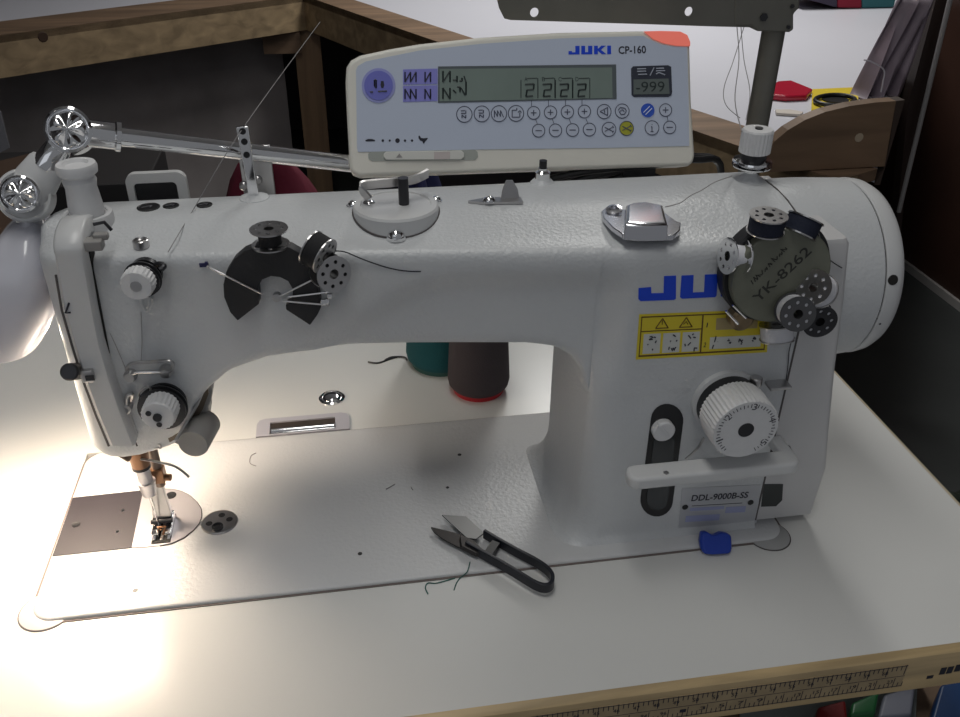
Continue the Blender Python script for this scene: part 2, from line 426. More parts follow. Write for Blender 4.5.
# ---- lettering and labels on the column face
NF = V((0, -1, 0))
def CP(px, py, d=.0): return HY(px, py, 15-d)
def polyface(mb, pts, d0, th, base_y=15):
    P = [HY(x, y, base_y-d0) for x, y in pts]; mb.prism(P, (0, -th, 0)); return mb
lg = MB()
for poly in ([(638.5, 288), (651, 287), (651.3, 293.2), (663.5, 293), (664, 276), (676, 275.5), (675.8, 298.5), (674, 299.8), (640.5, 301), (638.3, 299)],
             [(681.5, 275.5), (693.5, 275), (692.8, 292.4), (704, 292), (704.8, 274.5), (717.5, 274), (716.5, 295.5), (715, 297), (682, 298.6), (680, 297)],
             [(721.5, 274), (733, 273.5), (732.6, 295.8), (720.6, 296.4)],
             [(733, 282.5), (745, 273), (760, 272.5), (743, 284.5), (761, 294.8), (746, 295.6), (733, 287.5)],
             [(765, 272.3), (777, 272), (776.5, 294), (764.5, 294.6)]):
    polyface(lg, poly, .05, .25)
lg.build('logo_lettering', BLUE, sm, flat=True)
TLb, TRb, BRb, BLb = (641.5, 316.6), (767, 311.5), (764.5, 350), (638.4, 357)
def LB(u, v, d):                                # point inside the warning label, u,v in 0..1
    x = (TLb[0]*(1-u)+TRb[0]*u)*(1-v)+(BLb[0]*(1-u)+BRb[0]*u)*v; y = (TLb[1]*(1-u)+TRb[1]*u)*(1-v)+(BLb[1]*(1-u)+BRb[1]*u)*v
    return HY(x, y, 15-d)
def lrect(mb, u0, v0, u1, v1, d, th=.08): mb.prism([LB(u0, v0, d), LB(u1, v0, d), LB(u1, v1, d), LB(u0, v1, d)], (0, -th, 0))
mb = MB(); mb.prism([LB(u, v, .05) for u, v in ((-.02, -.06), (1.02, -.06), (1.02, 1.06), (-.02, 1.06))], (0, -.12, 0)); lab = mb.build('warning_label', YEL, sm, flat=True)
mb = MB()
for a in ((0, 0, 1, .03), (0, .96, 1, 1), (0, 0, .008, 1), (.992, 0, 1, 1), (0, .36, .49, .385), (.485, 0, .497, 1)): lrect(mb, *a, .18)
def tri(mb, cx, cy, w, h):
    for s_, d_ in ((1, .18),):
        A, B, C = (cx, cy-h/2), (cx+w/2, cy+h/2), (cx-w/2, cy+h/2)
        for p, q in ((A, B), (B, C), (C, A)): mb.tube([LB(*p, .3), LB(*q, .3)], .35, 4)
tri(mb, .17, .19, .10, .24); tri(mb, .36, .19, .10, .24)
mb.tube([LB(.17, .12, .3), LB(.17, .22, .3)], .3, 4); mb.tube([LB(.34, .24, .3), LB(.36, .17, .3), LB(.375, .24, .3)], .3, 4)
mb.build('label_lines', mat('label_brown', (.12, .06, .01), .5), lab, flat=True)
mb = MB()
for k in range(3): lrect(mb, .03+.155*k, .44, .165+.155*k, .93, .18)
lrect(mb, .56, .60, .965, .90, .18)
mb.build('pictogram_panel', mat('label_white', (.62, .63, .60), .5), lab, flat=True)
mb = MB(); lrect(mb, .6, .12, .93, .42, .18); mb.build('pictogram_backing', mat('label_tan', (.42, .33, .16), .5), lab, flat=True)
mb = MB(); rg = random.Random(3)
for k in range(3):
    for j in range(7):
        u = .05+.155*k+rg.random()*.09; v = .5+rg.random()*.36; mb.tube([LB(u, v, .35), LB(u+.03*rg.uniform(-1, 1), v+.08*rg.uniform(-1, 1), .35)], .42, 4)
for k in range(4):
    for j in range(4):
        u = .59+.1*k+rg.random()*.04; v = .66+rg.random()*.16; mb.tube([LB(u, v, .35), LB(u+.02*rg.uniform(-1, 1), v+.1*rg.uniform(-1, 1), .35)], .42, 4)
mb.text('1', LB(.523, .34, .2), LB(.531, .34, .2), 3.6, NF); mb.text('2', LB(.51, .84, .2), LB(.53, .84, .2), 3.6, NF)
mb.build('pictograms', INK, lab, flat=True)
# name plate
mb = MB(); polyface(mb, [(682, 488), (760.5, 484.5), (756.5, 523), (678.5, 527.5)], .05, .3)
npl = mb.build('name_plate', mat('plate_silver', (.52, .53, .56), .35, .2), sm, flat=True)
mb = MB(); mb.text('DDL-9000B-SS', CP(691, 501, .4), CP(747.5, 497.5, .4), 5.6, NF, bold=.022); mb.build('model_lettering', INK, npl, flat=True)
mb = MB()
for px, py in ((685, 507), (750.5, 502.3)): mb.lathe(CP(px, py, .3), NF, [(2.2, 0), (2.2, .5), (1.4, .8)], 14)
mb.build('rivet', DK, npl)
mb = MB(); polyface(mb, [(690, 508), (724, 506), (724, 509), (690, 511)], .4, .1); polyface(mb, [(686, 516), (720, 514), (719, 520), (685, 522)], .4, .1); polyface(mb, [(726, 507), (746, 506), (745, 512), (725, 513)], .4, .1)
mb.build('blue_print', mat('faded_blue', (.36, .39, .60), .5), npl, flat=True)
mb = MB(); mb.tube([CP(692, 506, .45), CP(742, 503, .45)], .25, 4); mb.build('underline', INK, npl)

# ---- oil window
def capsule(a, b, r, n=12):
    (ax, ay), (bx, by) = a, b; an = math.atan2(by-ay, bx-ax)
    return [(bx+r*math.cos(an-PI/2+PI*i/n), by+r*math.sin(an-PI/2+PI*i/n)) for i in range(n+1)]+[(ax+r*math.cos(an+PI/2+PI*i/n), ay+r*math.sin(an+PI/2+PI*i/n)) for i in range(n+1)]
mb = MB(); polyface(mb, capsule((667, 420), (656.5, 500), 16.2), .05, .4); ow = mb.build('oil_window', DK, sm)
mb = MB(); polyface(mb, capsule((664, 442), (657, 499), 10.5), .5, .5); mb.build('glass', DGREY, ow)
mb = MB(); mb.lathe(HY(663, 430, 12), NF, [(7.4, -2.5), (7.6, 2), (6.8, 3)], 28); mb.box(HY(663, 430, 8.8), (12, .6, 1.4), u=(.7, 0, -.7), v=(0, 1, 0), n=(.7, 0, .7)); mb.build('window_screw', WK, ow)
# ---- stitch dial
C0 = HY(746, 430, -20); C0b = V((C0.x, 15, C0.z))
mb = MB(); mb.lathe(C0b, NF, [(22.5, .1), (22.5, 4), (20, 5)], 48); mb.build('dial_collar', WS, sm)
mb = MB(); mb.lathe(C0b, NF, [(20.5, 4), (20.5, 15), (19, 15)], 48); mb.build('dial_base_ring', DK, sm)  # black ring at the base of the dial
mb = MB(); mb.lathe(C0b, NF, [(18, 12), (21.6, 12.4), (22.2, 15), (22.0, 33.5), (21.0, 35)], 96, flute=.035, fr=(21.5, 0)); dl = mb.build('stitch_dial', WK, sm, ang=25)
mb = MB(); mb.lathe(C0, NF, [(5.2, 0), (5.2, .25)], 24); mb.build('dial_hole', DKM, dl)
mb = MB()
for i in range(40):
    a = PI*(1.28-1.62*i/39)
    if i % 8 != 4:
        u = V((math.cos(a), 0, math.sin(a))); mb.box(C0+u*18.0+NF*.1, (.45, .2, 2.6 if i % 2 else 1.6), u=V((-u.z, 0, u.x)), v=(0, 1, 0), n=u)
for k in range(5):
    a = PI*(1.28-1.62*(k*8+4)/39); u = V((math.cos(a), 0, math.sin(a))); t = V((u.z, 0, -u.x)); c = C0+u*15.2
    hw_ = .5 if k == 0 else 1.5; mb.text(str(k+1), c-t*hw_, c+t*hw_, 4.8, NF, th=.15)
mb.build('dial_numbers', INK, dl, flat=True)
mb = MB(); p = HY(778, 385, 8); mb.box(p, (15, 10, 2.5)); mb.lathe(HY(756, 381, 8), (0, 0, 1), [(4, -3), (4, 3)], 16); mb.build('dial_stopper', ST, sm, bevel=1)
mb = MB(); mb.tube(spline([HY(704, 438, 8), HY(697, 449, 9), HY(686, 459, 12)]), .9, 6); mb.build('dial_pin', ST, sm)
mb = MB(); mb.lathe(CP(735, 382), NF, [(2, 0), (2, 3), (1.5, 4)], 12); mb.build('dial_screw', WS, sm)
# ---- reverse lever
mb = MB(); zt = 84
ol = [HZ(x, y, 84) for x, y in ((631, 470), (640, 466), (792, 458), (797, 463), (797, 466), (789, 472), (636, 477), (628, 474))]
yl, yh = -25, -3
out = [(x, y) for x, y in rrect(386, -17, 503, -1, 7, 6)]
mb.prism([V((x, y, 72.5)) for x, y in out], (0, 0, 9.5)); mb.build('reverse_lever', WS, sm, bevel=2.5, seg=3)
mb = MB(); mb.box((499, 5, 77), (9, 22, 8.5)); mb.build('lever_hub', WS, sm, bevel=2)
mb = MB(); mb.lathe(HZ(666, 473, 82), (0, 0, 1), [(1.7, 0), (1.7, .6)], 12); mb.build('lever_screw', ST, sm)
# dark slots in the cover
mb = MB(); P = [(770, 458), (774, 444.5), (784, 443), (790, 446), (792.5, 452), (791, 457)]
polyface(mb, P, .05, .3); mb.build('lever_slot', mat('slot_dark', (.035, .04, .04), .5), sm, flat=True); mb = MB(); polyface(mb, [(763.5, 484), (783, 484), (782, 500), (776, 506), (761, 506.5)], .05, .3); mb.build('lever_slot', mat('slot_dark', (.035, .04, .04), .5), sm, flat=True)
mb = MB(); mb.lathe(CP(778, 456, 0), NF, [(7, .2), (7, 1.2)], 20); mb.build('slot_axle', GREY, sm)

# ---- head front: plane of the tapered arm face
PA = V((98, 49.6, 0)); PB = V((205, 38.6, 0)); nA = V((-(PB-PA).y, (PB-PA).x, 0)).normalized()*-1
if nA.y > 0: nA = -nA
def HA(px, py, d=0): return hit(px, py, PA+nA*d, nA)
# take-up cover strip
L = [(54, 256), (57, 275), (63, 310), (73, 345), (84, 380), (97, 415), (110, 446)]
Rr = [(84, 256), (88, 275), (94, 310), (101, 345), (111, 380), (123, 415), (135, 446)]
DY = 39
mb = MB(); rg = []
for (a, b), (c, d) in zip(L, Rr):
    p = HY(a, b, DY); q = HY(c, d, DY); rg.append([V((p.x, DY+14, p.z)), V((p.x, DY+2, p.z)), V((p.x+1.5, DY, p.z)), V((q.x-1.5, DY, q.z)), V((q.x, DY+2, q.z)), V((q.x, DY+14, q.z))])
tpz = rg[0]
top = []
x0, x1 = rg[0][0].x, rg[0][5].x; zt0 = rg[0][2].z+1; print('strip', x0, x1, zt0)
for k, (yy, zz) in enumerate(((70, 243.5), (62, 243.2), (54, 241.8), (47, 237+0), (42, 0))):
    pass
arc = []
for a in (90, 75, 60, 45, 30, 15, 5):
    ar = math.radians(a); yc = DY+24; zc = zt0; Ry = 24; Rz = 246-zc
    y = yc-Ry*math.cos(ar); z = zc+Rz*math.sin(ar)
    nin = V((0, math.cos(ar), -math.sin(ar)))*9
    arc.append([V((x0, y, z))+nin, V((x0, y, z))+nin*.15, V((x0+1.5, y, z)), V((x1-1.5, y, z)), V((x1, y, z))+nin*.15, V((x1, y, z))+nin])
back = [[V((x0+1, 78, 230)), V((x0+1, 78, 241)), V((x0+2.5, 78, 242)), V((x1-2.5, 78, 242)), V((x1-1, 78, 241)), V((x1-1, 78, 230))]]
mb.loft(back+arc+rg); mb.build('take_up_cover', WS, sm, ang=50)
mb = MB(); mb.tube([HY(a-1.2, b, DY+4) for a, b in L[1:]], .7, 6); mb.tube([HY(a+2, b, 47.5) for a, b in Rr[4:]], .45, 6); mb.build('cover_edge_line', SEAM, sm)
mb = MB(); mb.prism([HA(x, y, 3.0) for x, y in ((85, 252), (89, 247), (93, 270), (100, 305), (109, 352), (112, 372), (105, 352), (96, 318), (89, 285))], -nA*7); mb.build('take_up_slot', GAP, sm, flat=True)
mb = MB(); mb.box(HY(94, 244, 47), (10, 8, 6)); mb.box(HY(101, 236, 50), (8, 5, 4)); mb.build('take_up_stop', GREY, sm, bevel=1)
mb = MB(); c = HY(102, 229, 60); mb.tube([c+V((-4, 0, 3)), c+V((2, 0, 4)), c+V((5, 0, -1))], 1, 6); mb.build('oil_wick', DKM, sm)
mb = MB(); mb.tube([HY(69, 303, DY-.4), HY(65.5, 313, DY-.4), HY(70.5, 312.5, DY-.4)], .6, 5); mb.build('printed_mark', INK, sm)
# face plate stud and clip
mb = MB(); c = HY(70, 372, 38); mb.cyl(HY(69, 372, 32), HY(78, 371, 50), 5.2, 24, bev=1); mb.build('face_plate_stud', DKM, sm)
mb = MB(); mb.cyl(HY(72, 371, 40), HY(92, 374, 42), 3.2, 16); mb.box(HY(88, 375, 38), (7, 5, 8)); mb.build('stud_arm', ST, sm, bevel=.8)
mb = MB(); p = HY(90, 378, 35); mb.box(p, (5, .8, 3)); mb.build('clip', DKM, sm)
# lever pivot on top-left: white plunger
c = V((0, 0, 0)); pb = HZ(84, 218, 234); bx = (HY(84, 212, 84)); cx_, cy_ = 60.5, 84
q = HY(80, 190, 84)
cx_ = q.x
mb = MB(); mb.lathe((cx_+1, 84, 231), (0, 0, 1), [(14, 0), (14.2, 7), (13.6, 9), (11, 9), (11, 8)], 32)
mb.lathe((cx_+1, 84, 238), (0, 0, 1), [(10, 0), (9.6, 8), (8.6, 18), (9.4, 22), (8, 25), (8, 26)], 32)
mb.lathe((cx_+1, 84, 262), (0, 0, 1), [(8, 0), (11, 2.5), (11.4, 6), (10.6, 8), (7.2, 8.3), (6, 6.5)], 32)
mb.build('pressure_regulator', WK, sm)

# ---- black plugs on the arm top
for px, py, r in ((145, 221.5, 7.2), (148.5, 207.5, 6.8), (171, 206, 4.8), (204.5, 205.2, 4.8)):
    p = HZ(px, py, 236.3); zz = ztop(p.y, yft(p.x)+3, 130)
    p = HZ(px, py, zz); o = MB().lathe((p.x, p.y, zz-.6), (0, 0, 1), [(r, 0), (r, 1.1), (r-.8, 1.4), (r-1.2, 1.1), (.5, 1.1)], 32).build('oil_plug', DK, sm)
    mb = MB(); mb.box((p.x-1, p.y, zz+.7), (r*.9, .5, .3), u=(.9, .4, 0), v=(-.4, .9, 0)); mb.box((p.x+1.5, p.y, zz+.7), (r*.5, .5, .3), u=(.3, .9, 0), v=(-.9, .3, 0)); mb.build('plug_mark', mat('mark_grey', (.2, .2, .22), .5), o, flat=True)
p = HZ(141, 243.5, 229); MB().lathe((p.x, p.y, 227), (0, 0, 1), [(4.5, 0), (4.5, 4.2), (3.8, 4.6), (3, 3.6)], 24).build('top_screw', ST, sm)

# ---- generic tension unit
def knob(name, c, n, r, h, m, flutes=48, parent=None):
    mb = MB(); mb.lathe(c, n, [(r*.8, 0), (r, .8), (r, h-1.2), (r*.9, h)], flutes, flute=.05, fr=(r*.95, 0)); return mb.build(name, m, parent or sm, ang=25)
nT = V((.12, -.98, -.12)).normalized()
c = HA(147, 272, 0)
mb = MB(); mb.lathe(c, nA, [(9, -1), (9, 3), (4, 3.2), (4, 7), (10.2, 7.4), (10.6, 9), (8, 9.4), (8, 10.6), (10, 11), (10, 12)], 36); mb.build('thread_tension_disc', DKM, sm)
kc = HA(137.5, 284, 22)
mb = MB(); mb.cyl(c+nA*8, kc-nA*3, 4, 16); mb.build('tension_shaft', DKM, sm)
kb = knob('tension_knob', kc-nA*6, nA, 9.0, 9, WK)
mb = MB(); mb.lathe(kc+nA*3, nA, [(3.2, 0), (3.2, .4)], 12); mb.build('knob_screw', ST, kb)
mb = MB(); mb.tube(spline([HA(150, 270, 3), HA(158, 264, 4), HA(164, 266, 6), HA(160, 270, 8)]), 1.6, 8); mb.build('thread_hook', DKM, sm)
mb = MB(); mb.tube(spline([HA(141, 297, 4), HA(143, 306, 5), HA(147, 311, 6), HA(150, 306, 6), HA(149, 297, 4)]), .8, 6); mb.lathe(HA(147, 300, 1), nA, [(4, -1), (4, 2), (3, 3)], 16); mb.build('thread_eyelet', WS, sm)
# three-hole guide plate
mb = MB(); mb.tube(spline([HA(128, 374, 3), HA(127, 368, 5), HA(133, 363, 5), HA(150, 362, 5), HA(170, 361, 5), HA(173, 367, 5), HA(168, 372, 5), HA(150, 372, 5), HA(134, 373, 5), HA(131, 378, 3)]), 1.1, 8); mb.build('thread_guide', ST, sm)
mb = MB(); mb.lathe(HA(132, 373, 0), nA, [(4, 0), (4, 4), (3, 6)], 16); mb.lathe(HA(167, 369, 0), nA, [(4.2, 0), (4.2, 4), (3, 6)], 16); mb.build('guide_screw', ST, sm)
mb = MB(); mb.box(HA(150, 385, -1), (44, 4, 22), u=(.994, -.1, 0), v=(.1, .994, 0)); 
# main tension
c = HA(166, 400, 0)
ma = MB(); ma.lathe(c, nA, [(13, -2), (13, 2), (6, 2.2), (6, 5), (14.5, 5.4), (15, 7), (11, 7.6), (11, 9), (14.5, 9.4), (14.5, 11), (9, 11.6), (9, 14)], 40); ma.build('main_tension_disc', DKM, sm)
kc = HA(159, 414, 26)
mb = MB(); mb.lathe(c, nA, [(5, 10), (5, 20)], 20); mb.lathe(HA(163, 404, 16), nA, [(8, 0), (8.6, 1.5), (8, 3)], 28); mb.build('tension_spring', CH, sm)
kb = knob('main_tension_knob', kc-nA*10, nA, 10.2, 13, WK)
mb = MB(); mb.lathe(kc+nA*3, nA, [(2.6, 0), (2.6, 1.6), (2, 2.2)], 14)
for a in range(3): an = a*2.1+.5; mb.lathe(kc+nA*3+V((math.cos(an)*5.6, 0, math.sin(an)*5.6)), nA, [(1.7, -.4), (1.7, .4)], 10)
mb.build('tension_stud', DKM, kb)
mb = MB(); mb.tube(spline([HA(143, 402, 5), HA(139, 394, 6), HA(146, 387, 7), HA(151, 389, 7), HA(148, 394, 7), HA(152, 398, 8)]), .7, 6); mb.build('check_spring', ST, sm)
mb = MB(); mb.tube(spline([HA(127, 412, 2), HA(126, 404, 5), HA(127, 396, 5), HA(132, 394, 4), HA(131, 400, 3)]), 1.3, 8); mb.lathe(HA(127, 406, 2), nA, [(3.6, 0), (3.6, 4), (2.4, 5)], 14); mb.build('thread_finger', ST, sm)
mb = MB(); mb.tube([HA(128, 410, 1.5), HA(136, 433, 1.5)], 1.5, 8); mb.build('finger_rod', WS, sm)

# ---- solenoid/grey cylinder at right of the head
mb = MB(); P = [(206, 378), (212, 394), (211, 402), (208, 408), (209, 420), (207, 434), (178, 446), (168, 440), (178, 424), (190, 398)]
mb.prism([HY(x, y, 58) for x, y in P], (0, 22, 0)); mb.build('wiper_body', GREY, sm, bevel=2)
mb = MB(); mb.prism([HY(x, y, 57) for x, y in ((206, 380), (209, 392), (203, 408), (186, 432), (170, 441), (168, 436), (182, 414), (196, 394))], (0, -1.5, 0)); mb.build('wiper_plate', mat('bronze_plate', (.16, .13, .10), .35, .6), sm)
a = HY(193, 444, 36); dirn = V((-.2, -.97, .05)).normalized()
mb = MB(); mb.lathe(a-dirn*26, dirn, [(9, 0), (9.6, 1), (9.8, 25), (9.2, 26.4)], 32); mb.build('wiper_cylinder', GREY, sm)
mb = MB(); mb.tube([HY(204, 388, 54), HY(197, 404, 52), HY(186, 424, 50), HY(176, 440, 48)], 1.2, 6); mb.build('wiper_link', ST, sm)
mb = MB(); mb.tube(spline([HY(151, 447, 56), HY(160, 448, 56), HY(159, 444, 56), HY(150, 443, 56)]), .9, 6); mb.build('face_wire', ST, sm)

# ---- needle bar, presser bar and foot
NX, NY = HZ(153, 527, 0).x, 79
nb = HY(138, 455, 70)
mb = MB(); mb.cyl((nb.x, 71, 92), (nb.x, 71, 62), 7.4, 28, r2=6); mb.build('needle_bar_sleeve', COP, sm)
mb = MB(); mb.lathe((nb.x, 71, 62), (0, 0, -1), [(6.2, -1), (6.2, 1.2)], 24); mb.build('sleeve_ring', DKM, sm)
tb_ = (nb.x, 71, 62)
mb = MB(); mb.cyl((nb.x, 71, 62), (nb.x+.5, 72, 47), 4.6, 20); mb.cyl((nb.x+.5, 72, 48), (nb.x+.5, 72, 36), 6.2, 20, r2=4.4); mb.build('needle_clamp', BR, sm)
mb = MB(); mb.cyl((nb.x+.5, 72, 36), (nb.x+1.2, 74, 3), 1.1, 10, r2=.6); mb.build('needle', CH, sm)
mb = MB(); mb.cyl((nb.x+6, 84, 92), (nb.x+6, 84, 34), 3.4, 16); mb.build('presser_bar', mat('presser_bar', (.22, .17, .14), .35, .8), sm)
mb = MB(); c = V((nb.x+6, 84, 44)); mb.box(c, (9, 9, 12)); mb.cyl(c+V((4, -2, -2)), c+V((9, -3, -2)), 2.6, 12); mb.build('presser_screw', COP, sm, bevel=.8)
fx = nb.x+3.5
mb = MB(); mb.loft([[V((fx-a, y+7, z)), V((fx+a, y+7, z)), V((fx+a, y+12, z)), V((fx-a, y+12, z))] for a, y, z in ((4, 76, 42), (4.2, 75, 34), (4.8, 73, 24), (6, 72, 17), (6.5, 71, 12), (6, 70, 8))])
pf = mb.build('presser_foot', ST, sm, bevel=.6)
mb = MB(); mb.box((fx-4.3, 76, 3.2), (5, 22, 4)); mb.box((fx+4.6, 76, 3.2), (4, 22, 4)); mb.box((fx, 82, 5.5), (14, 9, 5)); mb.build('foot_sole', CH, pf, bevel=.6)
mb = MB(); mb.cyl((fx-7.5, 75, 8), (fx+7.5, 75, 8), 1.6, 12); mb.box((fx, 79, 8.6), (13, 5, 2)); mb.build('foot_hinge', DKM, pf)
mb = MB(); mb.tube([(fx, 68, 6), (fx-3, 70, 7), (fx+3, 70, 7), (fx+1, 66, 3)], .9, 6); mb.build('foot_spring', COP, pf)
p0 = HY(123, 455, 66)
mb = MB(); mb.cyl(p0+V((6, 6, 3)), p0+V((-.5, -1, -2.5)), 4.4, 18, bev=.8); mb.build('lifter_screw', mat('brown_metal', (.12, .08, .06), .4, .5), sm)
mb = MB(); mb.tube(spline([HY(140, 459, 66), HY(158, 462, 60), HY(176, 467, 55), HY(189, 477, 52)]), .9, 8); mb.build('wiper_wire', ST, sm)

# ---- plates in the bed
zp = .25
mb = MB(); mb.prism([HZ(x, y, .05) for x, y in ((73, 498), (143.5, 490.5), (132, 548), (52.5, 556.5))], (0, 0, .5)); sp = mb.build('slide_plate', PLT, sm, flat=True)
mb = MB()
for px, py in ((123, 510.5), (117.5, 531.8)): mb.lathe(HZ(px, py, .55), (0, 0, 1), [(1.1, 0), (1.1, .2)], 12)
mb.build('plate_dimple', CH, sp)
mb = MB(); mb.lathe(HZ(76, 524.5, .55), (0, 0, 1), [(3, 0), (3, .3), (2.2, .1)], 16); mb.build('plate_hole', DK, sp)
outl = [(143.5, 490.5)]+[(150, 489.8), (160, 489.3), (172, 489.3), (182, 491.5), (190, 495.5), (197, 502), (201.3, 509), (201.6, 517), (199, 524), (193, 531), (184, 538), (172, 543.5), (160, 546), (145, 547.6), (132, 548)]
mb = MB(); mb.prism([HZ(x, y, .05) for x, y in outl], (0, 0, .7)); npt = mb.build('needle_plate', mat('needle_plate', (.60, .57, .60), .36, .6, noise=.08, nscale=15), sm, flat=True)
mb = MB(); mb.tube([HZ(x, y, .5) for x, y in outl[2:-2]], .35, 5); mb.build('plate_edge', SEAM, npt)
mb = MB()
for px, py in ((171, 495.5), (162.5, 538.5)): mb.lathe(HZ(px, py, .7), (0, 0, 1), [(4.0, 0), (4.0, .4), (3.2, .5), (2.6, .2)], 24)
mb.build('plate_screw', DKM, npt)
mb = MB(); mb.box((fx, 75, .9), (13, 30, .5)); mb.build('feed_dog_slot', GAP, npt, flat=True)
mb = MB()
for dx in (-5, 0, 5): mb.box((fx+dx, 75, 1.4), (2, 24, .9))
mb.build('feed_dog', ST, npt, bevel=.2)
c = HZ(219.5, 522.5, 0)
mb = MB(); mb.lathe((c.x, c.y, .05), (0, 0, 1), [(13, 0), (13, .5), (12.2, 1.2), (11, 1), (1, 1)], 40); rp = mb.build('hook_adjusting_cap', ST, sm)
mb = MB()
for a, r_ in ((80, 6.8), (10, 7.2), (190, 7.2)): mb.lathe(c+V((math.cos(math.radians(a))*r_, math.sin(math.radians(a))*r_, 1)), (0, 0, 1), [(2.4, 0), (2.4, .2)], 14)
mb.build('cap_hole', DK, rp)
mb = MB(); mb.lathe(c+V((-.5, -6.5, 1)), (0, 0, 1), [(4.2, 0), (4, 1.6), (2.6, 1.8), (2.2, .8)], 20); mb.build('cap_screw', DKM, rp)
mb = MB()
for px, py, r in ((135.5, 590.7, 1.8), (360, 554, 1.6), (447.5, 487.8, 1.3), (161, 482, 1.3), (459.5, 455, 1.6)): mb.lathe(HZ(px, py, -.3), (0, 0, 1), [(r, 0), (r, .42)], 14)
mb.build('bed_hole', DK, sm)

# ---- bobbin winder and fittings on the arm top
def TP(px, py, h=0):                              # point on the crowned top
    p = HZ(px, py, 236)
    for _ in range(4): z = ztop(p.y, yft(p.x)+3, 130)+h; p = HZ(px, py, z)
    return p
c = TP(396, 208, 2); 
mb = MB(); mb.lathe((c.x, c.y, 230), (0, 0, 1), [(26, -6), (26, 7.6), (25, 9), (21.5, 9.2), (21, 8.4), (2, 8.4)], 56); bw = mb.build('winder_base', WS, sm)
mb = MB(); mb.tube([(c.x+26.1*math.cos(a_), c.y+26.1*math.sin(a_), ztop(c.y+26.1*math.sin(a_), yft(c.x)+3, 130)+.2) for a_ in [2*PI*i/48 for i in range(48)]], .7, 6, closed=True); mb.build('winder_seam', SEAM, sm)
q = HZ(404, 203, 239); mb = MB(); mb.cyl((q.x, q.y, 238), (q.x, q.y, 255), 3.2, 16); mb.build('winder_spindle', DKM, bw)
mb = MB(); pts = spline([HZ(369, 199, 243), HZ(361, 187, 250), HZ(372, 184, 251), HZ(395, 182, 251), HZ(415, 179, 251), HZ(428, 173, 253)], 5)
mb.tube(pts, 1, rect=(1.4, 7), upv=(0, -.5, 1)); mb.build('winder_latch', ST, bw)
for px, py, r in ((369, 203, 5), (396, 232, 5.2), (353, 202, 3.6), (436, 197, 3.4)):
    p = TP(px, py, 3); mb = MB(); mb.lathe((p.x, p.y, p.z-4), (0, 0, 1), [(r*1.15, 0), (r*1.15, 2)], 24); mb.sphere((p.x, p.y, p.z-2), r, half=True, sq=.8); mb.build('winder_screw', CH, sm)
mb = MB(); p = HZ(404, 197, 250)
pc = TP(500, 200, 1); a = TP(468, 203, .2); b = TP(522, 202, .2); d = (b-a).normalized(); up = V((0, 0, 1))
mb = MB(); mb.prism([a, a+d*8+V((0, -3, 0)), b+V((0, -3.5, 0)), b+V((0, 5, 0)), a+d*12+V((0, 5, 0))], (0, 0, 1.6)); tc = mb.build('thread_cutter', ST, sm)
mb = MB(); mb.prism([b+V((-13, 3, 1)), b+V((-1, 3, 1)), b+V((-2, 5, 7)), b+V((-5, 6, 12)), b+V((-9, 6, 12)), b+V((-11, 5, 8))], (0, 1.4, 0)); mb.build('cutter_blade', ST, tc)
p = TP(489, 201, 1.5); mb = MB(); mb.sphere(p, 4.2, half=True, sq=.8); mb.build('cutter_screw', CH, tc)
p = TP(548, 190, 0); mb = MB(); mb.lathe((p.x, 112, 228), (0, 0, 1), [(9, 0), (8, 6), (5, 9), (4, 10)], 28); mb.build('guide_boss', WP, sm)
mb = MB(); mb.lathe((p.x, 112, 236), (0, 0, 1), [(5, 0), (5, 5), (3, 6.5), (3, 8)], 20); mb.build('boss_nut', CH, sm); mb = MB(); mb.cyl((p.x, 112, 243), (p.x, 112, 249), 2.6, 12); mb.build('boss_pin', DK, sm)

# thread guide post and lamp bracket behind the arm
p = HY(252, 193, 108)
mb = MB(); mb.lathe((p.x+1, 108, 232), (0, 0, 1), [(11, 0), (9, 3.5), (5, 5)], 28); mb.build('post_boss', WP, sm)
mb = MB(); b = V((p.x+1, 108, 235)); t = HY(242, 126, 108)
mb.tube([b, b+(t-b)*.3, t], 1, rect=[(7, 3), (6, 3), (7.5, 3)], upv=(0, -1, 0)); mb.build('thread_post', CH, sm, bevel=.8)
mb = MB()
for k in (.62, .8, .94): q = b+(t-b)*k; mb.lathe(q+V((0, -1.4, 0)), (0, -1, 0), [(2, 0), (2, .5)], 12)
mb.build('post_eyelet', DK, sm)
mb = MB(); ba = HY(236, 141, 140); bb = HY(269, 144, 140); zb_ = 205
MB().box(((ba.x+bb.x)/2+.5, 139, (zb_+bb.z)/2), (bb.x-ba.x, 3, bb.z-zb_)).build('lamp_bracket', ST, sm, bevel=.6)
mb = MB()
for px, py in ((247, 166), (258, 180), (244, 186)): mb.lathe(HY(px, py, 137), NF, [(3, -2), (3, 1), (2, 2)], 14)
mb.build('bracket_screw', ST, sm)
# white framed bracket behind the head
yq = 152
def Q(px, py): p = HY(px, py, yq); return (p.x, p.z)
x0, zq1 = Q(125, 172); x1, _ = Q(186, 172)
mb = MB(); mb.plate((0, yq, 0), (1, 0, 0), (0, 0, 1), rrect(x0, 175, x1, zq1, 6), [rrect(x0+4.5, 181, x1-6.5, zq1-6.5, 3)], 5); rf = mb.build('rear_frame', WS, sm, bevel=1.2)
mb = MB(); mb.box(((x0+x1)/2-1, yq-1, 205), (x1-x0-11, 2, 55)); mb.build('frame_insert', mat('insert_black', (.015, .015, .018), .3), rf)
MB().box(((x0+x1)/2, 140, 190), (x1-x0-4, 21, 20)).build('frame_bracket', WS, sm)

